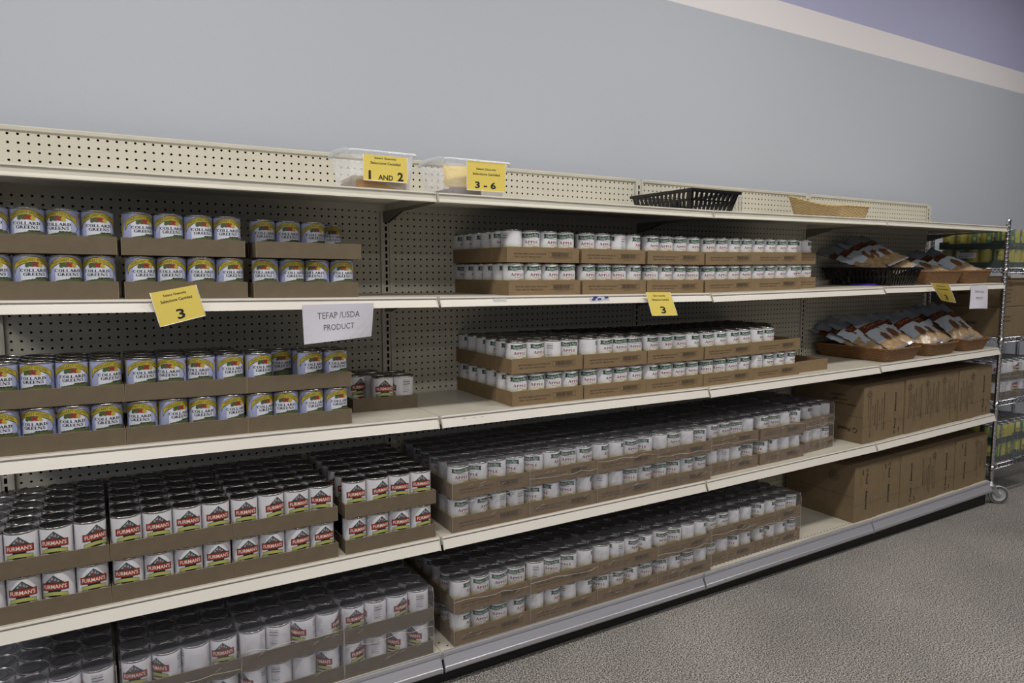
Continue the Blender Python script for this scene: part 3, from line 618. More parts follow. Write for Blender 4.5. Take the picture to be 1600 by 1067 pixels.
# ------------------------------------------------------------------ top shelf: clear tubs
def tub(x, y, wd, dp, h, label, rot=0., contents=0):
    F = on_shelf(1, x, y, rot); T = tag(empty('plastic_tub', M=F), label, 'tub', 'clear plastic tubs on the top shelf')
    def ring(w_, d_, z, rr=.022, n=5, curve=0.):
        P = []
        for cx, cy, a0 in ((w_-rr, rr, -90), (w_-rr, d_-rr, 0), (rr, d_-rr, 90), (rr, rr, 180)):
            for k in range(n+1):
                a = math.radians(a0+90*k/n); P.append((cx+rr*math.cos(a), cy+rr*math.sin(a), z))
        return P
    mb = MB(); lv = []
    for z, e in ((.0, -.014), (.004, -.012), (h*.5, -.006), (h-.006, 0), (h, 0), (h+.001, .007), (h-.005, .008)):
        P = ring(wd+2*e, dp+2*e, z); lv.append([(a-e, b-e, c) for a, b, c in P])
    n = len(lv[0]); V = [p for l in lv for p in l]; Fc = []
    for k in range(len(lv)-1):
        for i in range(n): j = (i+1) % n; Fc.append((k*n+i, k*n+j, (k+1)*n+j, (k+1)*n+i))
    Fc.append(tuple(range(n-1, -1, -1))); mb.add(V, Fc, 0, True)
    mb.build('tub_body', [CLEARP], T)
    for sx in (-1, 1):            # raised curved side handles
        mb = MB(); xb = -.006 if sx < 0 else wd+.006
        for k in range(12):
            a0, a1 = dp*(.02+.96*k/12), dp*(.02+.96*(k+1)/12); z0, z1 = (h+.013*math.sin(math.pi*(k/12))**.5 if k else h), h+.013*math.sin(math.pi*min(1, (k+1)/12))**.5 if k < 11 else h
            o0, o1 = sx*.016*math.sin(math.pi*k/12)**.6, sx*.016*math.sin(math.pi*min(1, (k+1)/12)*.9999)**.6
            P = [(xb, a0, z0), (xb+o0, a0, z0-.004), (xb+o0, a0, z0-.018), (xb, a1, z1), (xb+o1, a1, z1-.004), (xb+o1, a1, z1-.018)]
            mb.add(P, [(0, 3, 4, 1), (1, 4, 5, 2)], 0, True)
        mb.build('handle', [mat('tub_handle_plastic', (214, 218, 224), .3, trans=.5)], T)
    return T, F
def sign_geo(mb, fn, lines, w_, h_, paper=0, ink=1, edge=None):
    """fn maps (s,t) in 0..1 to space, offset d toward viewer"""
    n = 8
    P = [fn(i/n, j/4, 0) for j in range(5) for i in range(n+1)]+[fn(i/n, j/4, -.0006) for j in range(5) for i in range(n+1)]
    o = 5*(n+1); Q = [(j*(n+1)+i, j*(n+1)+i+1, (j+1)*(n+1)+i+1, (j+1)*(n+1)+i) for j in range(4) for i in range(n)]
    mb.add(P, Q+[tuple(o+i for i in q[::-1]) for q in Q], paper)
    for s, cx, cy, w, h, b in lines:
        mb.text(s, cx, cy, w, h, lambda a, c: fn(a, c, .0005), ink, bold=b)
def corner_sign(name, TL, TR, BR, BL, lines, mats, label, cat, group=None, curl=0.):
    TL, TR, BR, BL = map(Vector, (TL, TR, BR, BL)); nrm = (TR-TL).cross(TL-BL).normalized()
    if nrm.y > 0: nrm = -nrm
    O = TL.lerp(TR, .5)
    def fn(a, c, d):
        p = BL.lerp(BR, a).lerp(TL.lerp(TR, a), c); return tuple(p+nrm*(d+curl*math.sin(a*math.pi*1.3)*(1-c)**2)-O)
    mb = MB(); sign_geo(mb, fn, lines, 1, 1); o = mb.build(name, mats); o.location = O
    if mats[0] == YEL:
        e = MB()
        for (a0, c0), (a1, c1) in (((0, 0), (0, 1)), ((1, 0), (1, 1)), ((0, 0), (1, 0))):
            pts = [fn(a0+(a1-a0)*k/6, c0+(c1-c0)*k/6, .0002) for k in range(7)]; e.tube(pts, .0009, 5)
        e.build('clear_sleeve_edge', [SLEEVE_EDGE], o)
    return tag(o, label, cat, group)
QL = lambda big, w, h, cy=.24: [('Select Quantity', .5, .84, .50, .085, .01), ('Seleccione Cantidad', .5, .68, .68, .085, .01), (big, .5, cy, w, h, .02)]
T1, F1 = tub(-.268, .036, .212, .215, .118, 'clear plastic tub with the 1 AND 2 tag on the top shelf')
T2, F2 = tub(.046, .020, .236, .235, .116, 'clear plastic tub with the 3 - 6 tag on the top shelf', rot=-.02)
def in_frame(F, x0, x1, z0, z1, y):
    return [tuple(F @ Vector(p)) for p in ((x0, y, z1), (x1, y, z1), (x1, y, z0), (x0, y, z0))]
corner_sign('quantity_sign', *in_frame(F1, .036, .180, .026, .105, -.006), [('Select Quantity', .5, .88, .50, .10, .01), ('Seleccione Cantidad', .5, .70, .68, .10, .01), ('1', .14, .22, .052, .34, .012), ('AND', .5, .15, .34, .20, .02), ('2', .84, .22, .14, .34, .03)], [YEL, TXT], 'yellow Select Quantity sign reading 1 AND 2, taped to the left clear tub', 'sign', 'quantity signs')
corner_sign('quantity_sign', *in_frame(F2, .070, .216, .016, .112, -.005), [('Select Quantity', .5, .74, .52, .08, .01), ('Seleccione Cantidad', .5, .58, .70, .08, .01), ('3 - 6', .48, .20, .54, .24, .03)], [YEL, TXT], 'yellow Select Quantity sign reading 3 - 6, taped to the right clear tub', 'sign', 'quantity signs')
rr = random.Random(4)
def card_stack(F, name, label, specs):
    for i, (x, y, z, w_, d_, h_, rx, ry, rz, c, nm) in enumerate(specs):
        mb = MB(); k = 9 if h_ > .01 else 1
        for q in range(k): mb.box(rr.uniform(-.0015, .0015)-w_/2, w_/2+rr.uniform(-.0015, .0015), -d_/2, d_/2, h_*q/k, h_*(q+.8)/k, 0)
        o = mb.build(nm, [mat(*c)]); o.matrix_world = F @ Matrix.Translation((x, y, z)) @ Euler((rx, ry, rz)).to_matrix().to_4x4(); tag(o, label % ORD[i] if '%' in label else label, 'cards', name)
TAN = ('tan_card', (178, 140, 96), .7); YC = ('pale_yellow_card', (236, 206, 104), .6); CRC = ('cream_card', (226, 210, 170), .7); PUR = ('mauve_card', (120, 70, 96), .6)
card_stack(F1, 'cards in the left clear tub', 'stack of tan cards lying in the left clear tub', [(.100, .085, .003, .165, .15, .028, 0, 0, .03, TAN, 'card_stack')])
card_stack(F1, 'cards in the left clear tub', 'cream cards on top of the tan stack in the left clear tub', [(.085, .10, .032, .13, .13, .012, 0, 0, -.06, CRC, 'card_stack')])
card_stack(F2, 'cards in the right clear tub', 'mauve cards lying flat at the bottom of the right clear tub', [(.085, .11, .003, .11, .17, .022, 0, 0, .0, PUR, 'card_stack')])
for i in range(7):
    mb = MB(); mb.box(-.055, .055, 0, .0012, 0, .075); o = mb.build('yellow_card', [mat(*YC)])
    o.matrix_world = F2 @ Matrix.Translation((.062+.016*i, .022+.021*i, .028 if i < 3 else .008)) @ Euler((-.35-.04*i, 0, -.2+.12*i)).to_matrix().to_4x4()
    tag(o, 'yellow card leaning in the right clear tub, %s from the front' % ORD[i], 'card', 'yellow cards in the right clear tub')
mb = MB(); mb.box(-.05, .05, 0, .001, 0, .05); o = mb.build('paper_slip', [PAPER]); o.matrix_world = F2 @ Matrix.Translation((.13, .10, .082)) @ Euler((-1.0, .15, -.2)).to_matrix().to_4x4(); tag(o, 'white paper slip sticking up out of the right clear tub', 'paper')
# shelf edge signs
z_ = lambda v: v-DZ
corner_sign('quantity_sign', (-.837, -.021, z_(1.504)), (-.725, -.021, z_(1.525)), (-.704, -.023, z_(1.441)), (-.817, -.023, z_(1.414)), QL('3', .17, .30), [YEL, TXT], 'tilted yellow sign reading 3 on the second shelf edge below collard greens', 'sign', 'quantity signs')
corner_sign('quantity_sign', (.873, -.020, z_(1.480)), (.998, -.020, z_(1.478)), (1.029, -.034, z_(1.386)), (.894, -.034, z_(1.389)), QL('3', .20, .30), [YEL, TXT], 'yellow sign reading 3 on the second shelf edge below applesauce cans', 'sign', 'quantity signs')
corner_sign('quantity_sign', (2.862, -.016, z_(1.499)), (2.872, -.105, z_(1.494)), (2.915, -.125, z_(1.395)), (2.935, -.040, z_(1.405)), QL('3', .18, .28), [YEL, TXT], 'narrow-looking yellow sign turned edge-on, on the second shelf edge below wicker baskets', 'sign', 'quantity signs')
corner_sign('paper_notice', (-.443, -.020, z_(1.463)), (-.225, -.020, z_(1.464)), (-.234, -.024, z_(1.362)), (-.443, -.030, z_(1.348)), [('TEFAP /USDA', .5, .70, .60, .17, 0), ('PRODUCT', .50, .38, .44, .16, 0)], [PAPER, TXTG], 'white paper reading TEFAP /USDA PRODUCT hanging near the collard greens', 'paper', 'hanging paper notices', curl=.008)
corner_sign('paper_notice', (3.270, -.020, z_(1.480)), (3.452, -.020, z_(1.472)), (3.420, -.045, z_(1.348)), (3.215, -.045, z_(1.352)), [('TEFAP /USDA', .5, .74, .56, .10, 0), ('PRODUCT', .50, .46, .40, .10, 0)], [PAPER, TXTG], 'white paper notice hanging at the far right end of the second shelf', 'paper', 'hanging paper notices', curl=.006)
# stickers on the price rails
def sticker(name, x0, x1, z0, z1, y, m, label, ragged=True, extra=None):
    rr = random.Random(int(x0*1000)+5); mb = MB(); n = 10
    P = [(x0+(x1-x0)*i/n, y-.0006-(.002 if 0 else 0), z1-(rr.uniform(0, .005) if ragged else 0)) for i in range(n+1)]+[(x0+(x1-x0)*i/n, y-.004, z0+(rr.uniform(0, .006) if ragged else 0)) for i in range(n+1)]
    Fq = [(i, n+1+i, n+2+i, i+1) for i in range(n)]; mb.add(P, Fq, 0); mb.add([(a, b+.0004, c) for a, b, c in P], [f[::-1] for f in Fq], 0)
    mats = [m]
    if extra: 
        mats.append(extra)
        for k in range(5):
            xa = x0+(x1-x0)*rr.uniform(0, .8); za = z0+(z1-z0)*rr.uniform(.35, .8); mb.add([(xa, y-.0042, za), (xa+.018, y-.0044, za+.001), (xa+.015, y-.0042, za+.007), (xa+.002, y-.004, za+.006)], [(0, 1, 2, 3)], 1)
    o = mb.build(name, mats); cx = Vector(((x0+x1)/2, y, (z0+z1)/2)); o.data.transform(Matrix.Translation(-cx)); o.location = cx; tag(o, label, 'sticker')
sticker('torn_sticker', .612, .702, z_(1.444), z_(1.467), -.0085, PAPER, 'torn white and blue sticker on the second shelf edge under applesauce', True, mat('sticker_blue', (52, 62, 150), .5))
sticker('sticker_residue', .085, .165, z_(1.040), z_(1.068), -.0065, mat('adhesive_residue', (196, 186, 178), .8, noise=.15, nscale=160), 'patch of old sticker residue on the middle shelf edge', True)
sticker('clear_tag', .205, .255, z_(1.450), z_(1.468), -.0068, mat('clear_tag_plastic', (208, 205, 200), .15), 'small blank clear tag on the second shelf edge near its left seam', False)
# ------------------------------------------------------------------ baskets
def plastic_basket(F, wd, dp, h, label):
    T = tag(empty('plastic_basket', M=F), label, 'basket', 'black plastic baskets')
    mb = MB(); fl = .022; t = .003
    mb.box(0, wd, 0, dp, 0, .003)
    C = [(0, 0), (wd, 0), (wd, dp), (0, dp)]; top = [(-fl, -fl), (wd+fl, -fl), (wd+fl, dp+fl), (-fl, dp+fl)]
    walls = []
    for k in range(4):
        (x0, y0), (x1, y1) = C[k], C[(k+1) % 4]; (a0, b0), (a1, b1) = top[k], top[(k+1) % 4]
        L = math.hypot(x1-x0, y1-y0); n = int(L/.022)
        nv = Vector((y1-y0, -(x1-x0), 0)).normalized()
        def P(s, q): return Vector(((x0+(x1-x0)*s)*(1-q)+(a0+(a1-a0)*s)*q, (y0+(y1-y0)*s)*(1-q)+(b0+(b1-b0)*s)*q, h*q))
        def slab(s0, s1, q0, q1, lean=0):
            p = [P(s0, q0), P(s1, q0), P(s1+lean, q1), P(s0+lean, q1)]; V = [tuple(v) for v in p]+[tuple(v-nv*t) for v in p]
            mb.add(V, [(0, 1, 2, 3), (7, 6, 5, 4), (0, 4, 5, 1), (2, 6, 7, 3), (1, 5, 6, 2), (0, 3, 7, 4)], 0)
        slab(0, 1, 0, .06); slab(0, 1, .46, .54); slab(0, 1, .86, 1); slab(0, .045, 0, 1); slab(.955, 1, 0, 1)
        for i in range(1, n):
            s = i/n
            for q0, q1 in ((.06, .46), (.54, .86)): slab(s-.0066/L, s+.0066/L, q0, q1, .005/L)
    mb.build('lattice_body', [BP], T)
    mb = MB(); e = fl+.006
    for a in ((-e, wd+e, -e, -fl+.003), (-e, wd+e, dp+fl-.003, dp+e), (-e, -fl+.003, -fl, dp+fl), (wd+fl-.003, wd+e, -fl, dp+fl)): mb.box(*a, h-.010, h+.002)
    mb.build('rim', [BP], T); return T
def rounded(wd, dp, e, rr_, n=5):
    P = []
    for cx, cy, a0 in ((wd+e-rr_, -e+rr_, -90), (wd+e-rr_, dp+e-rr_, 0), (-e+rr_, dp+e-rr_, 90), (-e+rr_, -e+rr_, 180)):
        for k in range(n+1): a = math.radians(a0+90*k/n); P.append((cx+rr_*math.cos(a), cy+rr_*math.sin(a)))
    return P
def densify(P, step=.03):
    Q = []
    for i, a in enumerate(P):
        b = P[(i+1) % len(P)]; d = math.hypot(b[0]-a[0], b[1]-a[1]); k = max(1, int(d/step))
        for j in range(k): Q.append((a[0]+(b[0]-a[0])*j/k, a[1]+(b[1]-a[1])*j/k))
    return Q
def wicker_basket(F, wd, dp, hf, label, flare=.035, m=None, rimm=None, group='brown wicker baskets'):
    """hf(x,y) gives the wall height at a rim point"""
    T = tag(empty('wicker_basket', M=F), label, 'basket', group)
    base = densify(rounded(wd, dp, 0, .03)); mb = MB(); N = len(base); cx, cy = wd/2, dp/2
    acc = [0]
    for i in range(N): a, b = base[i], base[(i+1) % N]; acc.append(acc[-1]+math.hypot(b[0]-a[0], b[1]-a[1]))
    K = 6
    def pt(i, q, inset):
        x, y = base[i % N]; h = hf(x/wd, y/dp); ex = flare*q**.9*h/.09
        dx, dy = (x-cx)/(wd/2), (y-cy)/(dp/2); return (x+dx*(ex-inset), y+dy*(ex-inset), .002+h*q)
    for inset, flip in ((0, False), (.006, True)):
        V = []; U = []
        for q in range(K+1):
            for i in range(N+1): V.append(pt(i, q/K, inset)); U.append((acc[i]+.001, V[-1][2]+.001))
        Fc = [(q*(N+1)+i, q*(N+1)+i+1, (q+1)*(N+1)+i+1, (q+1)*(N+1)+i) for q in range(K) for i in range(N)]
        if flip: Fc = [f[::-1] for f in Fc]
        mb.add(V, Fc, 0, True, uvs=U)
    V = [(x, y, .003) for x, y in base]; mb.add(V, [tuple(range(N))], 0, uvs=[(x+.001, y) for x, y in base])
    V = [(x, y, .0) for x, y in base]; mb.add(V, [tuple(range(N))[::-1]], 0, uvs=[(x+.001, y) for x, y in base])
    mb.build('woven_wall', [m or W_D], T)
    mb = MB(); P = [pt(i, 1, .003) for i in range(N)]
    for ph in (0, math.pi):
        Q = []
        for i in range(N*3):
            a = Vector(P[(i//3) % N]); b = Vector(P[(i//3+1) % N]); p = a.lerp(b, (i % 3)/3); t_ = i*1.15+ph
            d = Vector((p.x-cx, p.y-cy, 0)).normalized(); Q.append(p+d*.0028*math.cos(t_)+Vector((0, 0, .0028*math.sin(t_))))
        mb.tube(Q, .0036, 6, 0, True)
    mb.build('braided_rim', [rimm or mat('wicker_rim_brown', (128, 88, 50), .5)], T); return T
plastic_basket(on_shelf(1, 1.158, .035), .235, .325, .083, 'empty black plastic lattice basket on the top shelf')
# grey wire grid leaning beside it
mb = MB()
for i in range(13): mb.tube([(0, 0, .004+i*.007), (.0, .20, .004+i*.007)], .0011, 5)
for j in range(9): mb.tube([(0.001, .002+j*.0245, .003), (0.001, .002+j*.0245, .09)], .0011, 5)
for i in range(13): mb.tube([(0, 0, .004+i*.007), (.058, .0, .004+i*.007)], .0011, 5)
for j in (0, 1, 2, 3): mb.tube([(.0193*j, .0, .003), (.0193*j, .0, .09)], .0011, 5)
o = mb.build('wire_grid', [mat('grey_wire', (168, 168, 170), .35, metal=.6)]); o.matrix_world = on_shelf(1, 1.425, .060); tag(o, 'small grey wire grid standing beside the empty black basket', 'grid')
wicker_basket(on_shelf(1, 2.150, .035), .210, .27, lambda a, b: .056+.066*max(0, min(1, (b-.12)/.80))**1.5*(1-.45*a), 'pale straw basket with a scooped front, empty on the top shelf', m=W_L, rimm=mat('wicker_rim_straw', (206, 180, 132), .5), group='straw baskets', flare=.022)
HB = .072
plastic_basket(on_shelf(2, 2.600, .045), .225, .36, .094, 'black plastic lattice basket full of snack bags on the second shelf')
w2 = [(2.955, .305, 'left brown wicker basket with bags on the second shelf'), (3.330, .255, 'right brown wicker basket with bags on the second shelf')]
for x, wd, lb in w2: wicker_basket(on_shelf(2, x, .045), wd, .37, lambda a, b: .070, lb, flare=.028)
w3 = [(2.560, .270, 'leftmost of three brown wicker baskets with bags on the middle shelf'), (2.960, .250, 'middle of three brown wicker baskets with bags on the middle shelf'), (3.325, .225, 'rightmost of three brown wicker baskets with bags on the middle shelf')]
for x, wd, lb in w3: wicker_basket(on_shelf(3, x, .020), wd, .40, lambda a, b: .066, lb, flare=.034)
mb = MB(); mb.box(0, .006, 0, .14, 0, .010); o = mb.build('purple_strip', [mat('purple_plastic', (72, 50, 170), .4)]); o.matrix_world = on_shelf(2, 2.560, .10); tag(o, 'thin purple strip on the second shelf under the black basket', 'strip')
# ------------------------------------------------------------------ snack bags
def bag_mesh(seed):
    rr = random.Random(seed); mb = MB(); W_, L_, NU, NV = .150, .31, 12, 26
    ph = [rr.uniform(0, 6.28) for _ in range(6)]
    def P(s, q, sd):
        x = (s-.5)*W_*(1-.10*math.sin(q*math.pi)); y = q*L_
        th = .030*(math.sin(math.pi*s)**.55)*(math.sin(math.pi*min(1, q/.93))**.6 if q < .93 else 0)*(1.0 if q < .6 else 1-.65*(q-.6)/.4)
        wr = .0022*math.sin(s*17+ph[0]+q*9)*math.sin(q*31+ph[1])+.0016*math.sin(s*31+ph[2])*math.sin(q*14+ph[3])
        bend = .006*math.sin(q*5+ph[4])+(.010*math.sin(s*9+ph[5])*max(0, q-.72)/.28)
        return (x+.004*math.sin(q*40+ph[2])*(s in (0, 1)), y, sd*(th*.5+.0006)+wr*(th > .004)+bend)
    zone = lambda q, s: 0 if (q > .955 or q < .03) else (3 if .58 < q < .74 else (1 if q >= .74 else (5 if (s-.60)**2*3+(q-.34)**2*8 < .10 else (4 if q > .26 else 2))))
    for sd in (1, -1):
        V = [P(i/NU, j/NV, sd) for j in range(NV+1) for i in range(NU+1)]
        for j in range(NV):
            for i in range(NU):
                pass
        o = len(mb.v); mb.v += V; mb.uv += [(0, 0)]*len(V)
        for j in range(NV):
            for i in range(NU):
                f = (o+j*(NU+1)+i, o+j*(NU+1)+i+1, o+(j+1)*(NU+1)+i+1, o+(j+1)*(NU+1)+i)
                mb.f.append(f if sd > 0 else f[::-1]); mb.m.append(zone((j+.5)/NV, (i+.5)/NU) if sd > 0 else 1); mb.s.append(True)
    fn = lambda a, b: tuple(Vector(P(a/W_+.5, b/L_, 1))+Vector((0, 0, .0012)))
    for k in range(12):
        a0, a1 = 2*math.pi*k/14+.5, 2*math.pi*(k+1)/14+.5; c = (-.030, .67*L_)
        mb.flat([(c[0]+.011*math.cos(a), c[1]+.011*math.sin(a)) for a in (a0, a1)]+[(c[0]+.0075*math.cos(a), c[1]+.0075*math.sin(a)) for a in (a1, a0)], [(0, 1, 2, 3)], fn, 6)
    for k in range(6): a = .000+.011*k; mb.flat([(a-.012, .662*L_), (a-.005, .662*L_), (a-.005, .682*L_), (a-.012, .682*L_)], [(0, 1, 2, 3)], fn, 6)
    return mb
BAGM = [mat('bag_seal_film', (150, 152, 160), .2, metal=.3), mat('bag_grey_blue_film', (138, 146, 160), .22, bump=.6, bscale=40), mat('bag_tan_contents', (166, 140, 108), .25, noise=.3, nscale=45, bump=.7, bscale=50), mat('bag_brown_band', (84, 46, 32), .3), mat('bag_pale_blue_panel', (184, 194, 204), .3), mat('bag_bread_picture', (116, 74, 46), .3), mat('bag_orange_print', (206, 120, 70), .4)]
BM = [bag_mesh(s).mesh('bag', BAGM) for s in (1, 2, 3)]
def bags(s, specs, grp, desc):
    for k, (x, y, lift, yaw, tilt, roll) in enumerate(specs):
        o = bpy.data.objects.new('snack_bag', BM[k % 3]); COL.objects.link(o)
        o.matrix_world = on_shelf(s, x, y, 0, lift) @ Matrix.Rotation(yaw, 4, 'Z') @ Matrix.Rotation(tilt, 4, 'X') @ Matrix.Rotation(roll, 4, 'Y')
        tag(o, 'grey-blue snack bag with brown band, %s from the left, %s' % (ORD[k], desc), 'bag', grp)
bags(2, [(2.650, .17, .112, .18, .26, -.28), (2.675, .13, .105, .08, .40, -.45), (2.705, .11, .110, .02, .46, -.4), (2.750, .09, .125, .0, .44, -.35), (2.805, .08, .085, -.05, .42, -.4)], 'bags in the black basket', 'in the black basket')
bags(2, [(3.05, .12, .055, .12, .30, -.4), (3.15, .08, .055, .02, .32, -.35)], 'bags in the left second-shelf wicker basket', 'left second-shelf wicker basket')
bags(2, [(3.42, .12, .055, .12, .40, -.45), (3.47, .08, .060, .04, .42, -.4), (3.54, .07, .055, -.03, .38, -.3)], 'bags in the right second-shelf wicker basket', 'right second-shelf wicker basket')
bags(3, [(2.635, .20, .080, .20, .26, -.25), (2.655, .15, .078, .16, .36, -.38), (2.680, .10, .060, .12, .44, -.4), (2.740, .05, .060, .06, .48, -.22), (2.810, .06, .070, .0, .46, -.3)], 'bags in the leftmost middle-shelf basket', 'leftmost middle-shelf wicker basket')
bags(3, [(3.010, .11, .060, .12, .46, -.45), (3.080, .06, .060, .06, .52, -.35), (3.16, .05, .060, .0, .50, -.35)], 'bags in the middle middle-shelf basket', 'center middle-shelf wicker basket')
bags(3, [(3.380, .12, .060, .10, .58, -.5), (3.435, .07, .065, .03, .64, -.3), (3.50, .05, .060, -.06, .62, -.2)], 'bags in the rightmost middle-shelf basket', 'rightmost middle-shelf wicker basket')
# ------------------------------------------------------------------ big cartons
def carton(F, wd, dp, h, front, side=None, label='', first=False):
    T = tag(empty('cardboard_carton', M=F), label, 'carton')
    mb = MB(); b = .0025
    mb.box(0, wd, 0, dp, 0, h, 0)
    ob = mb.build('carton_body', [mat('carton_board', (122, 103, 76), .85, noise=.07, nscale=16, bump=.2, bscale=120)], T)
    m_ = ob.modifiers.new('bevel', 'BEVEL'); m_.width = .003; m_.segments = 2
    mb = MB(); mb.box(.004, wd-.004, -.0004, .0, h-.004, h-.0035, 0); mb.box(-.0005, .0, .004, dp-.004, h*.46, h*.46+.0012, 0); mb.box(.0, wd*.98, -.0005, 0, h*.30, h*.301, 0)
    mb.build('flap_seam', [mat('flap_seam_line', (70, 54, 38), .9)], T)  # dark brown lines along the flap joints
    mb = MB(); rr = random.Random(int(F.translation.x*100))
    up = front[1]
    def f(a, c):            # text space: a along the text, c across
        return (wd/2-c, -.0008, h/2+a) if up else (wd/2+c, -.0008, h/2-a)
    def ring(cx, cy, r, m=0, n=20, wd_=.0018, fn=f, gap=0):
        for k in range(n-gap):
            a0, a1 = 2*math.pi*k/n, 2*math.pi*(k+1)/n
            mb.flat([(cx+r*math.cos(a0), cy+r*math.sin(a0)), (cx+r*math.cos(a1), cy+r*math.sin(a1)), (cx+(r-wd_)*math.cos(a1), cy+(r-wd_)*math.sin(a1)), (cx+(r-wd_)*math.cos(a0), cy+(r-wd_)*math.sin(a0))], [(0, 1, 2, 3)], fn, m)
    if front[0] == 'logo':
        ring(-h*.40, .0, .010, wd_=.0035, gap=3); mb.text('Food', -h*.25, .0, .052, .016, f, 0, bold=.03); mb.text('I', -h*.08, 0, .0015, .014, f, 0); mb.text('Balanced', h*.14, .0, .100, .016, f, 0, bold=.03)
        mb.text('CSFP', -h*.38, -.036, .030, .010, f, 0, bold=.04); mb.text('USDA FOODS', -h*.22, -.05, .05, .004, f, 1)
    else:
        for k in range(8):
            a = rr.uniform(-h*.12, h*.12); w_ = rr.uniform(h*.35, h*.7); c = -wd*.38+k*wd*.098
            if k in (2, 5): w_ *= .5
            mb.text(rr.choice(['DISTRIBUTED BY USDA - NOT TO BE SOLD OR EXCHANGED', 'KEEP IN A COOL DRY PLACE - DO NOT STORE IN THE SUN', 'CONTENTS 24 PACKAGES  NET WEIGHT 24 LB']) , a, c, w_, .0065 if k not in (0, 4) else .009, f, 1 if k % 3 else 0, bold=.02)
        ring(-h*.34 if not up else h*.36, wd*.27, .020, 1); ring(-h*.34 if not up else h*.36, wd*.27, .013, 1, wd_=.005)
    if side:
        mb.build('front_print', [INK, INKB], T); mb = MB()
        g = lambda a, c: (-.0008, dp-a, c)       # as seen from the left; a grows toward the front
        gi = lambda a, c: (-.0008, a, c)         # upside-down printing
        if side == 'store':
            G = lambda a, c: (-.0008, .13+a, .0+c)
            inv = lambda cx, cz: (lambda a, c: (-.0008, cx+a, cz-c))
            for k, (s, w_) in enumerate((('STORE IN A COOL, DRY PLACE', .150), ('DO NOT FREEZE', .080), ('DO NOT STORE NEAR HEAT', .085))):
                mb.text(s, 0, 0, w_, .010, inv(.115 if k == 0 else .125+.01*k, h*.66+.022*k), 0, bold=.03)
            mb.text('Food', 0, 0, .070, .020, inv(.105, h*.22), 0, bold=.03); ring(.045, h*.22, .014, 0, fn=lambda a, c: (-.0008, a, c), wd_=.004, gap=3)
        else:
            q = lambda a, c: (-.0008, a, c)
            ring(.12, h*.78, .032, 1, fn=q); ring(.12, h*.78, .024, 1, fn=q, wd_=.004); ring(.12, h*.78, .012, 1, fn=q, wd_=.006)
            mb.text('24 / 16 OZ', 0, 0, .04, .008, lambda a, c: (-.0008, .30-a, h*.38+c), 1)
    mb.build('side_print' if side else 'front_print', [INK, INKB], T)
e4 = [2.378, 2.582, 2.752, 2.925, 3.098, 3.290, 3.480, 3.662]; t4 = [('text', 1), ('logo', 1), ('text', 1), ('text', 1), ('text', 1), ('text', 0), ('logo', 1)]
e5 = [2.335, 2.540, 2.745, 2.945, 3.118, 3.300, 3.500, 3.662]; t5 = [('logo', 0), ('logo', 0), ('logo', 1), ('text', 0), ('logo', 1), ('logo', 0), ('text', 1)]
for s, ee, tt, sd, h in ((4, e4, t4, 'store', .295), (5, e5, t5, 'logo', .292)):
    for i in range(7):
        x0, x1 = ee[i]+.0015, ee[i+1]-.0015+(-.004 if i == 1 and s == 4 else 0)
        F = on_shelf(s, x0, .016+[0, .004, .0, .003, .006, 0, .004][i])
        carton(F, x1-x0, .415, h, tt[i], sd if i == 0 else None, 'tall brown carton of packaged food, %s from left in the row on the %s shelf' % (ORD[i], SH[s]))
# ------------------------------------------------------------------ chrome wire rack and its goods
RX0, RX1, RY0, RY1 = 3.712, 4.93, .012, .445
R_ = tag(empty('wire_rack', (RX0, RY0, 0)), 'chrome wire shelving rack on casters at the right end of the bays', 'rack')
for px in (0, RX1-RX0):
    for py in (0, RY1-RY0):
        mb = MB(); pr = [(0, .135), (.0125, .135)]; z = .135
        while z < 1.70: pr += [(.0125, z+.002), (.0118, z+.003), (.0125, z+.004), (.0125, z+.0245)]; z += .0254
        pr += [(.0125, 1.722), (.010, 1.728), (0, 1.728)]; mb.lathe(pr, 14, 0, True, Matrix.Translation((px, py, 0))); mb.build('post', [CHROME], R_)
        C_ = MB(); M = Matrix.Translation((px, py, 0)) @ Matrix.Rotation(-2.26, 4, 'Z')
        C_.lathe([(0, .100), (.024, .100), (.028, .108), (.024, .118), (.014, .128), (.012, .140), (0, .140)], 16, 0, True, M)
        for sx in (-.014, .012): C_.add([(sx, -.022, .11), (sx, .022, .11), (sx, .056, .045), (sx, .034, .045), (sx+.002, -.022, .11), (sx+.002, .022, .11), (sx+.002, .056, .045), (sx+.002, .034, .045)], [(0, 1, 2, 3), (7, 6, 5, 4), (0, 4, 5, 1), (1, 5, 6, 2), (2, 6, 7, 3), (3, 7, 4, 0)], 0, M=M)
        co = C_.build('caster', [mat('caster_zinc', (170, 170, 172), .35, metal=.7)], R_)
        Wm = MB(); RW = M @ Matrix.Translation((0, .046, .056)) @ Matrix.Rotation(math.pi/2, 4, 'Y')
        Wm.lathe([(0, -.010), (.010, -.012), (.012, -.007), (.034, -.007), (.038, -.011), (.052, -.011), (.056, -.006), (.056, .006), (.052, .011), (.038, .011), (.034, .007), (.012, .007), (.010, .012), (0, .010)], 28, 0, True, RW)
        Wm.lathe([(.0385, -.0114), (.0515, -.0114)], 28, 1, True, RW); Wm.lathe([(.0385, .0114), (.0515, .0114)], 28, 1, True, RW)
        Wm.build('wheel', [mat('caster_wheel_grey', (165, 165, 165), .5), mat('caster_tread', (84, 84, 84), .6)], co)
LEV = [.238, .632, 1.020, 1.440]
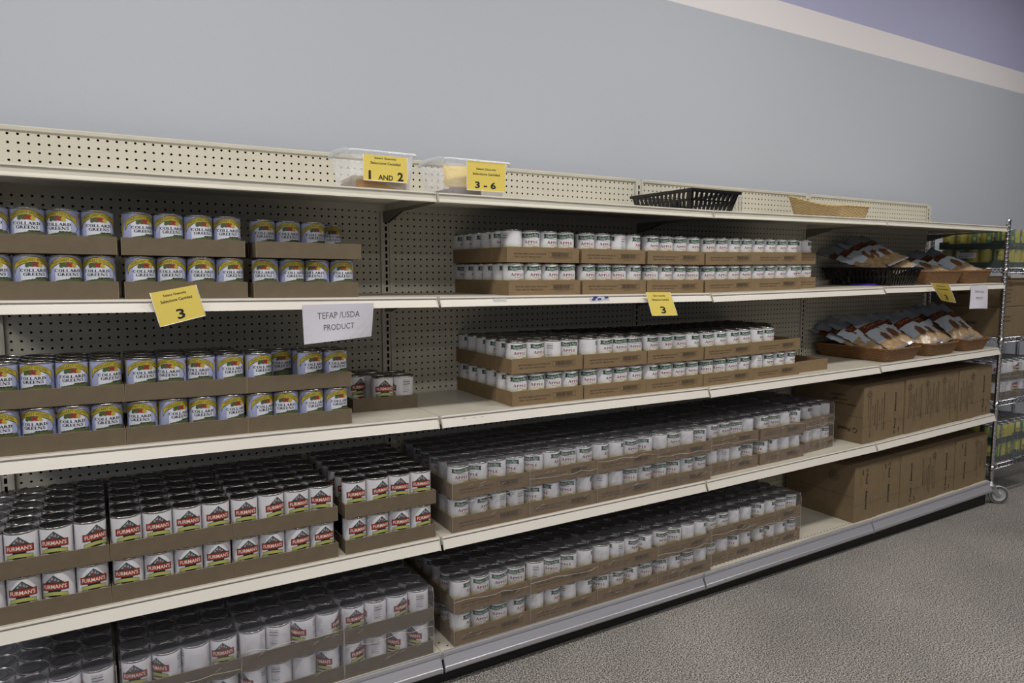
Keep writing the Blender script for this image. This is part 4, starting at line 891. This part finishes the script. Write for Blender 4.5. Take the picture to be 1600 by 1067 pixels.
for lz in LEV:
    mb = MB(); W_, D_ = RX1-RX0, RY1-RY0
    for y in (0, D_):
        mb.tube([(0, y, lz-.003), (W_, y, lz-.003)], .003, 6); mb.tube([(0, y, lz-.030), (W_, y, lz-.030)], .003, 6)
        n = 48; mb.tube([(W_*(k+.15*(k % 2))/n, y, lz-.004-(.025 if k % 2 else 0)) for k in range(n+1)], .0022, 5)
    for x in (0, W_):
        mb.tube([(x, 0, lz-.003), (x, D_, lz-.003)], .003, 6); mb.tube([(x, 0, lz-.030), (x, D_, lz-.030)], .003, 6)
        n = 18; mb.tube([(x, D_*k/n, lz-.004-(.025 if k % 2 else 0)) for k in range(n+1)], .0022, 5)
    for k in range(1, 40): mb.tube([(W_*k/40, 0, lz-.0015), (W_*k/40, D_, lz-.0015)], .0014, 4)
    for y in (.14, .29): mb.tube([(0, y, lz-.005), (W_, y, lz-.005)], .0028, 6)
    for x in (0, W_):
        for y in (0, D_): mb.lathe([(.0135, lz-.034), (.0165, lz-.034), (.0150, lz), (.0135, lz)], 14, 0, True, Matrix.Translation((x, y, 0)))
    mb.build('wire_shelf', [CHROME], R_)
def rack_stack(kind, x, y, lz, idx, nr, nc, words, seed, frame=None):
    F = Matrix.Translation((x, y, lz+.001))
    return stack(kind, 9, 0, 0, idx, nr=nr, nc=nc, left=(idx == 0), rows_top=(nr if lz < 1 else 1), spread=3, frame=F, where=words, seed=seed)
for lz, wn, sd in ((LEV[3], 'upper rack level', 1), (LEV[0], 'lowest rack level', 2)):
    for i in range(2):
        F0 = rack_stack('field', RX0+.022+.318*i, RY0+.018, lz, i, 5, 4, '%s stack, %s' % (('left', 'right')[i], wn), sd+i)
        film(F0, 4, 5, 2, 'the %s stack of yellow-green cans, %s' % (('left', 'right')[i], wn), 300+i+sd, side=(i == 0))
for i in range(2):
    F0 = rack_stack('mountain', RX0+.022+.318*i, RY0+.018, LEV[1], i, 5, 4, '%s stack, wire rack' % ('left', 'right')[i], 5+i)
    film(F0, 4, 5, 2, 'the %s stack of mountain-label cans on the wire rack' % ('left', 'right')[i], 350+i, side=(i == 0))
for k, (x, z0, h, wd, lb) in enumerate(((RX0+.020, LEV[2], .182, .42, 'brown carton on the wire rack, lower left of four stacked cartons'), (RX0+.020, LEV[2]+.184, .180, .42, 'brown carton on the wire rack, upper left of four stacked cartons'),
      (RX0+.46, LEV[2], .182, .42, 'brown carton on the wire rack, lower right of four stacked cartons'), (RX0+.46, LEV[2]+.184, .180, .42, 'brown carton on the wire rack, upper right of four stacked cartons'))):
    T = tag(empty('cardboard_carton', (x, RY0+.02, z0+.001)), lb, 'carton', 'cartons on the wire rack')
    mb = MB(); mb.box(0, wd, 0, .38, 0, h); ob = mb.build('carton_body', [MATS['carton_board']], T); m_ = ob.modifiers.new('bevel', 'BEVEL'); m_.width = .003; m_.segments = 2
    mb = MB(); f = lambda a, c: (.075+a, -.0008, h/2+c); rr = random.Random(k)
    for q in range(6 if k % 2 else 2): mb.text(('THIS PRODUCT IS', 'NOT FOR RESALE', 'KEEP COOL AND DRY', 'DISTRIBUTED BY USDA', 'LOT 2207', 'PACKED FOR')[q], .01, .06-.024*q-(0 if k % 2 else .03), rr.uniform(.05, .10), .010, f, 1)
    g = lambda a, c: (-.0008, .19-a, h/2+c); mb.text('USDA FOODS', .0, -.01, .12, .018, g, 0, bold=.03)
    mb.build('carton_print', [INK, INKB], T)
mb = MB(); mb.box(0, .30, -.0012, 0, 0, .022); o = mb.build('shelf_tag', [mat('pale_tag', (176, 170, 164), .6)]); o.location = (RX0+.06, RY0-.004, LEV[3]-.062); tag(o, 'blank pale tag strip hanging below the upper wire rack shelf', 'tag')
mb = MB(); mb.box(-.0008, 0, 0, .115, 0, .034); f = lambda a, c: (-.0012, .0575-a, .017+c)
mb.text('USDA FOODS 12345', 0, .006, .09, .007, f, 1); 
for i in range(9): mb.band(-.04+.009*i, -.036+.009*i, -.012, -.002, 1, f, 1)
o = mb.build('case_label', [PAPER, TXTG]); o.location = (RX0+.012, .185, LEV[3]+.060); tag(o, 'white case label on the wrapped yellow-green cans, upper rack level', 'label')
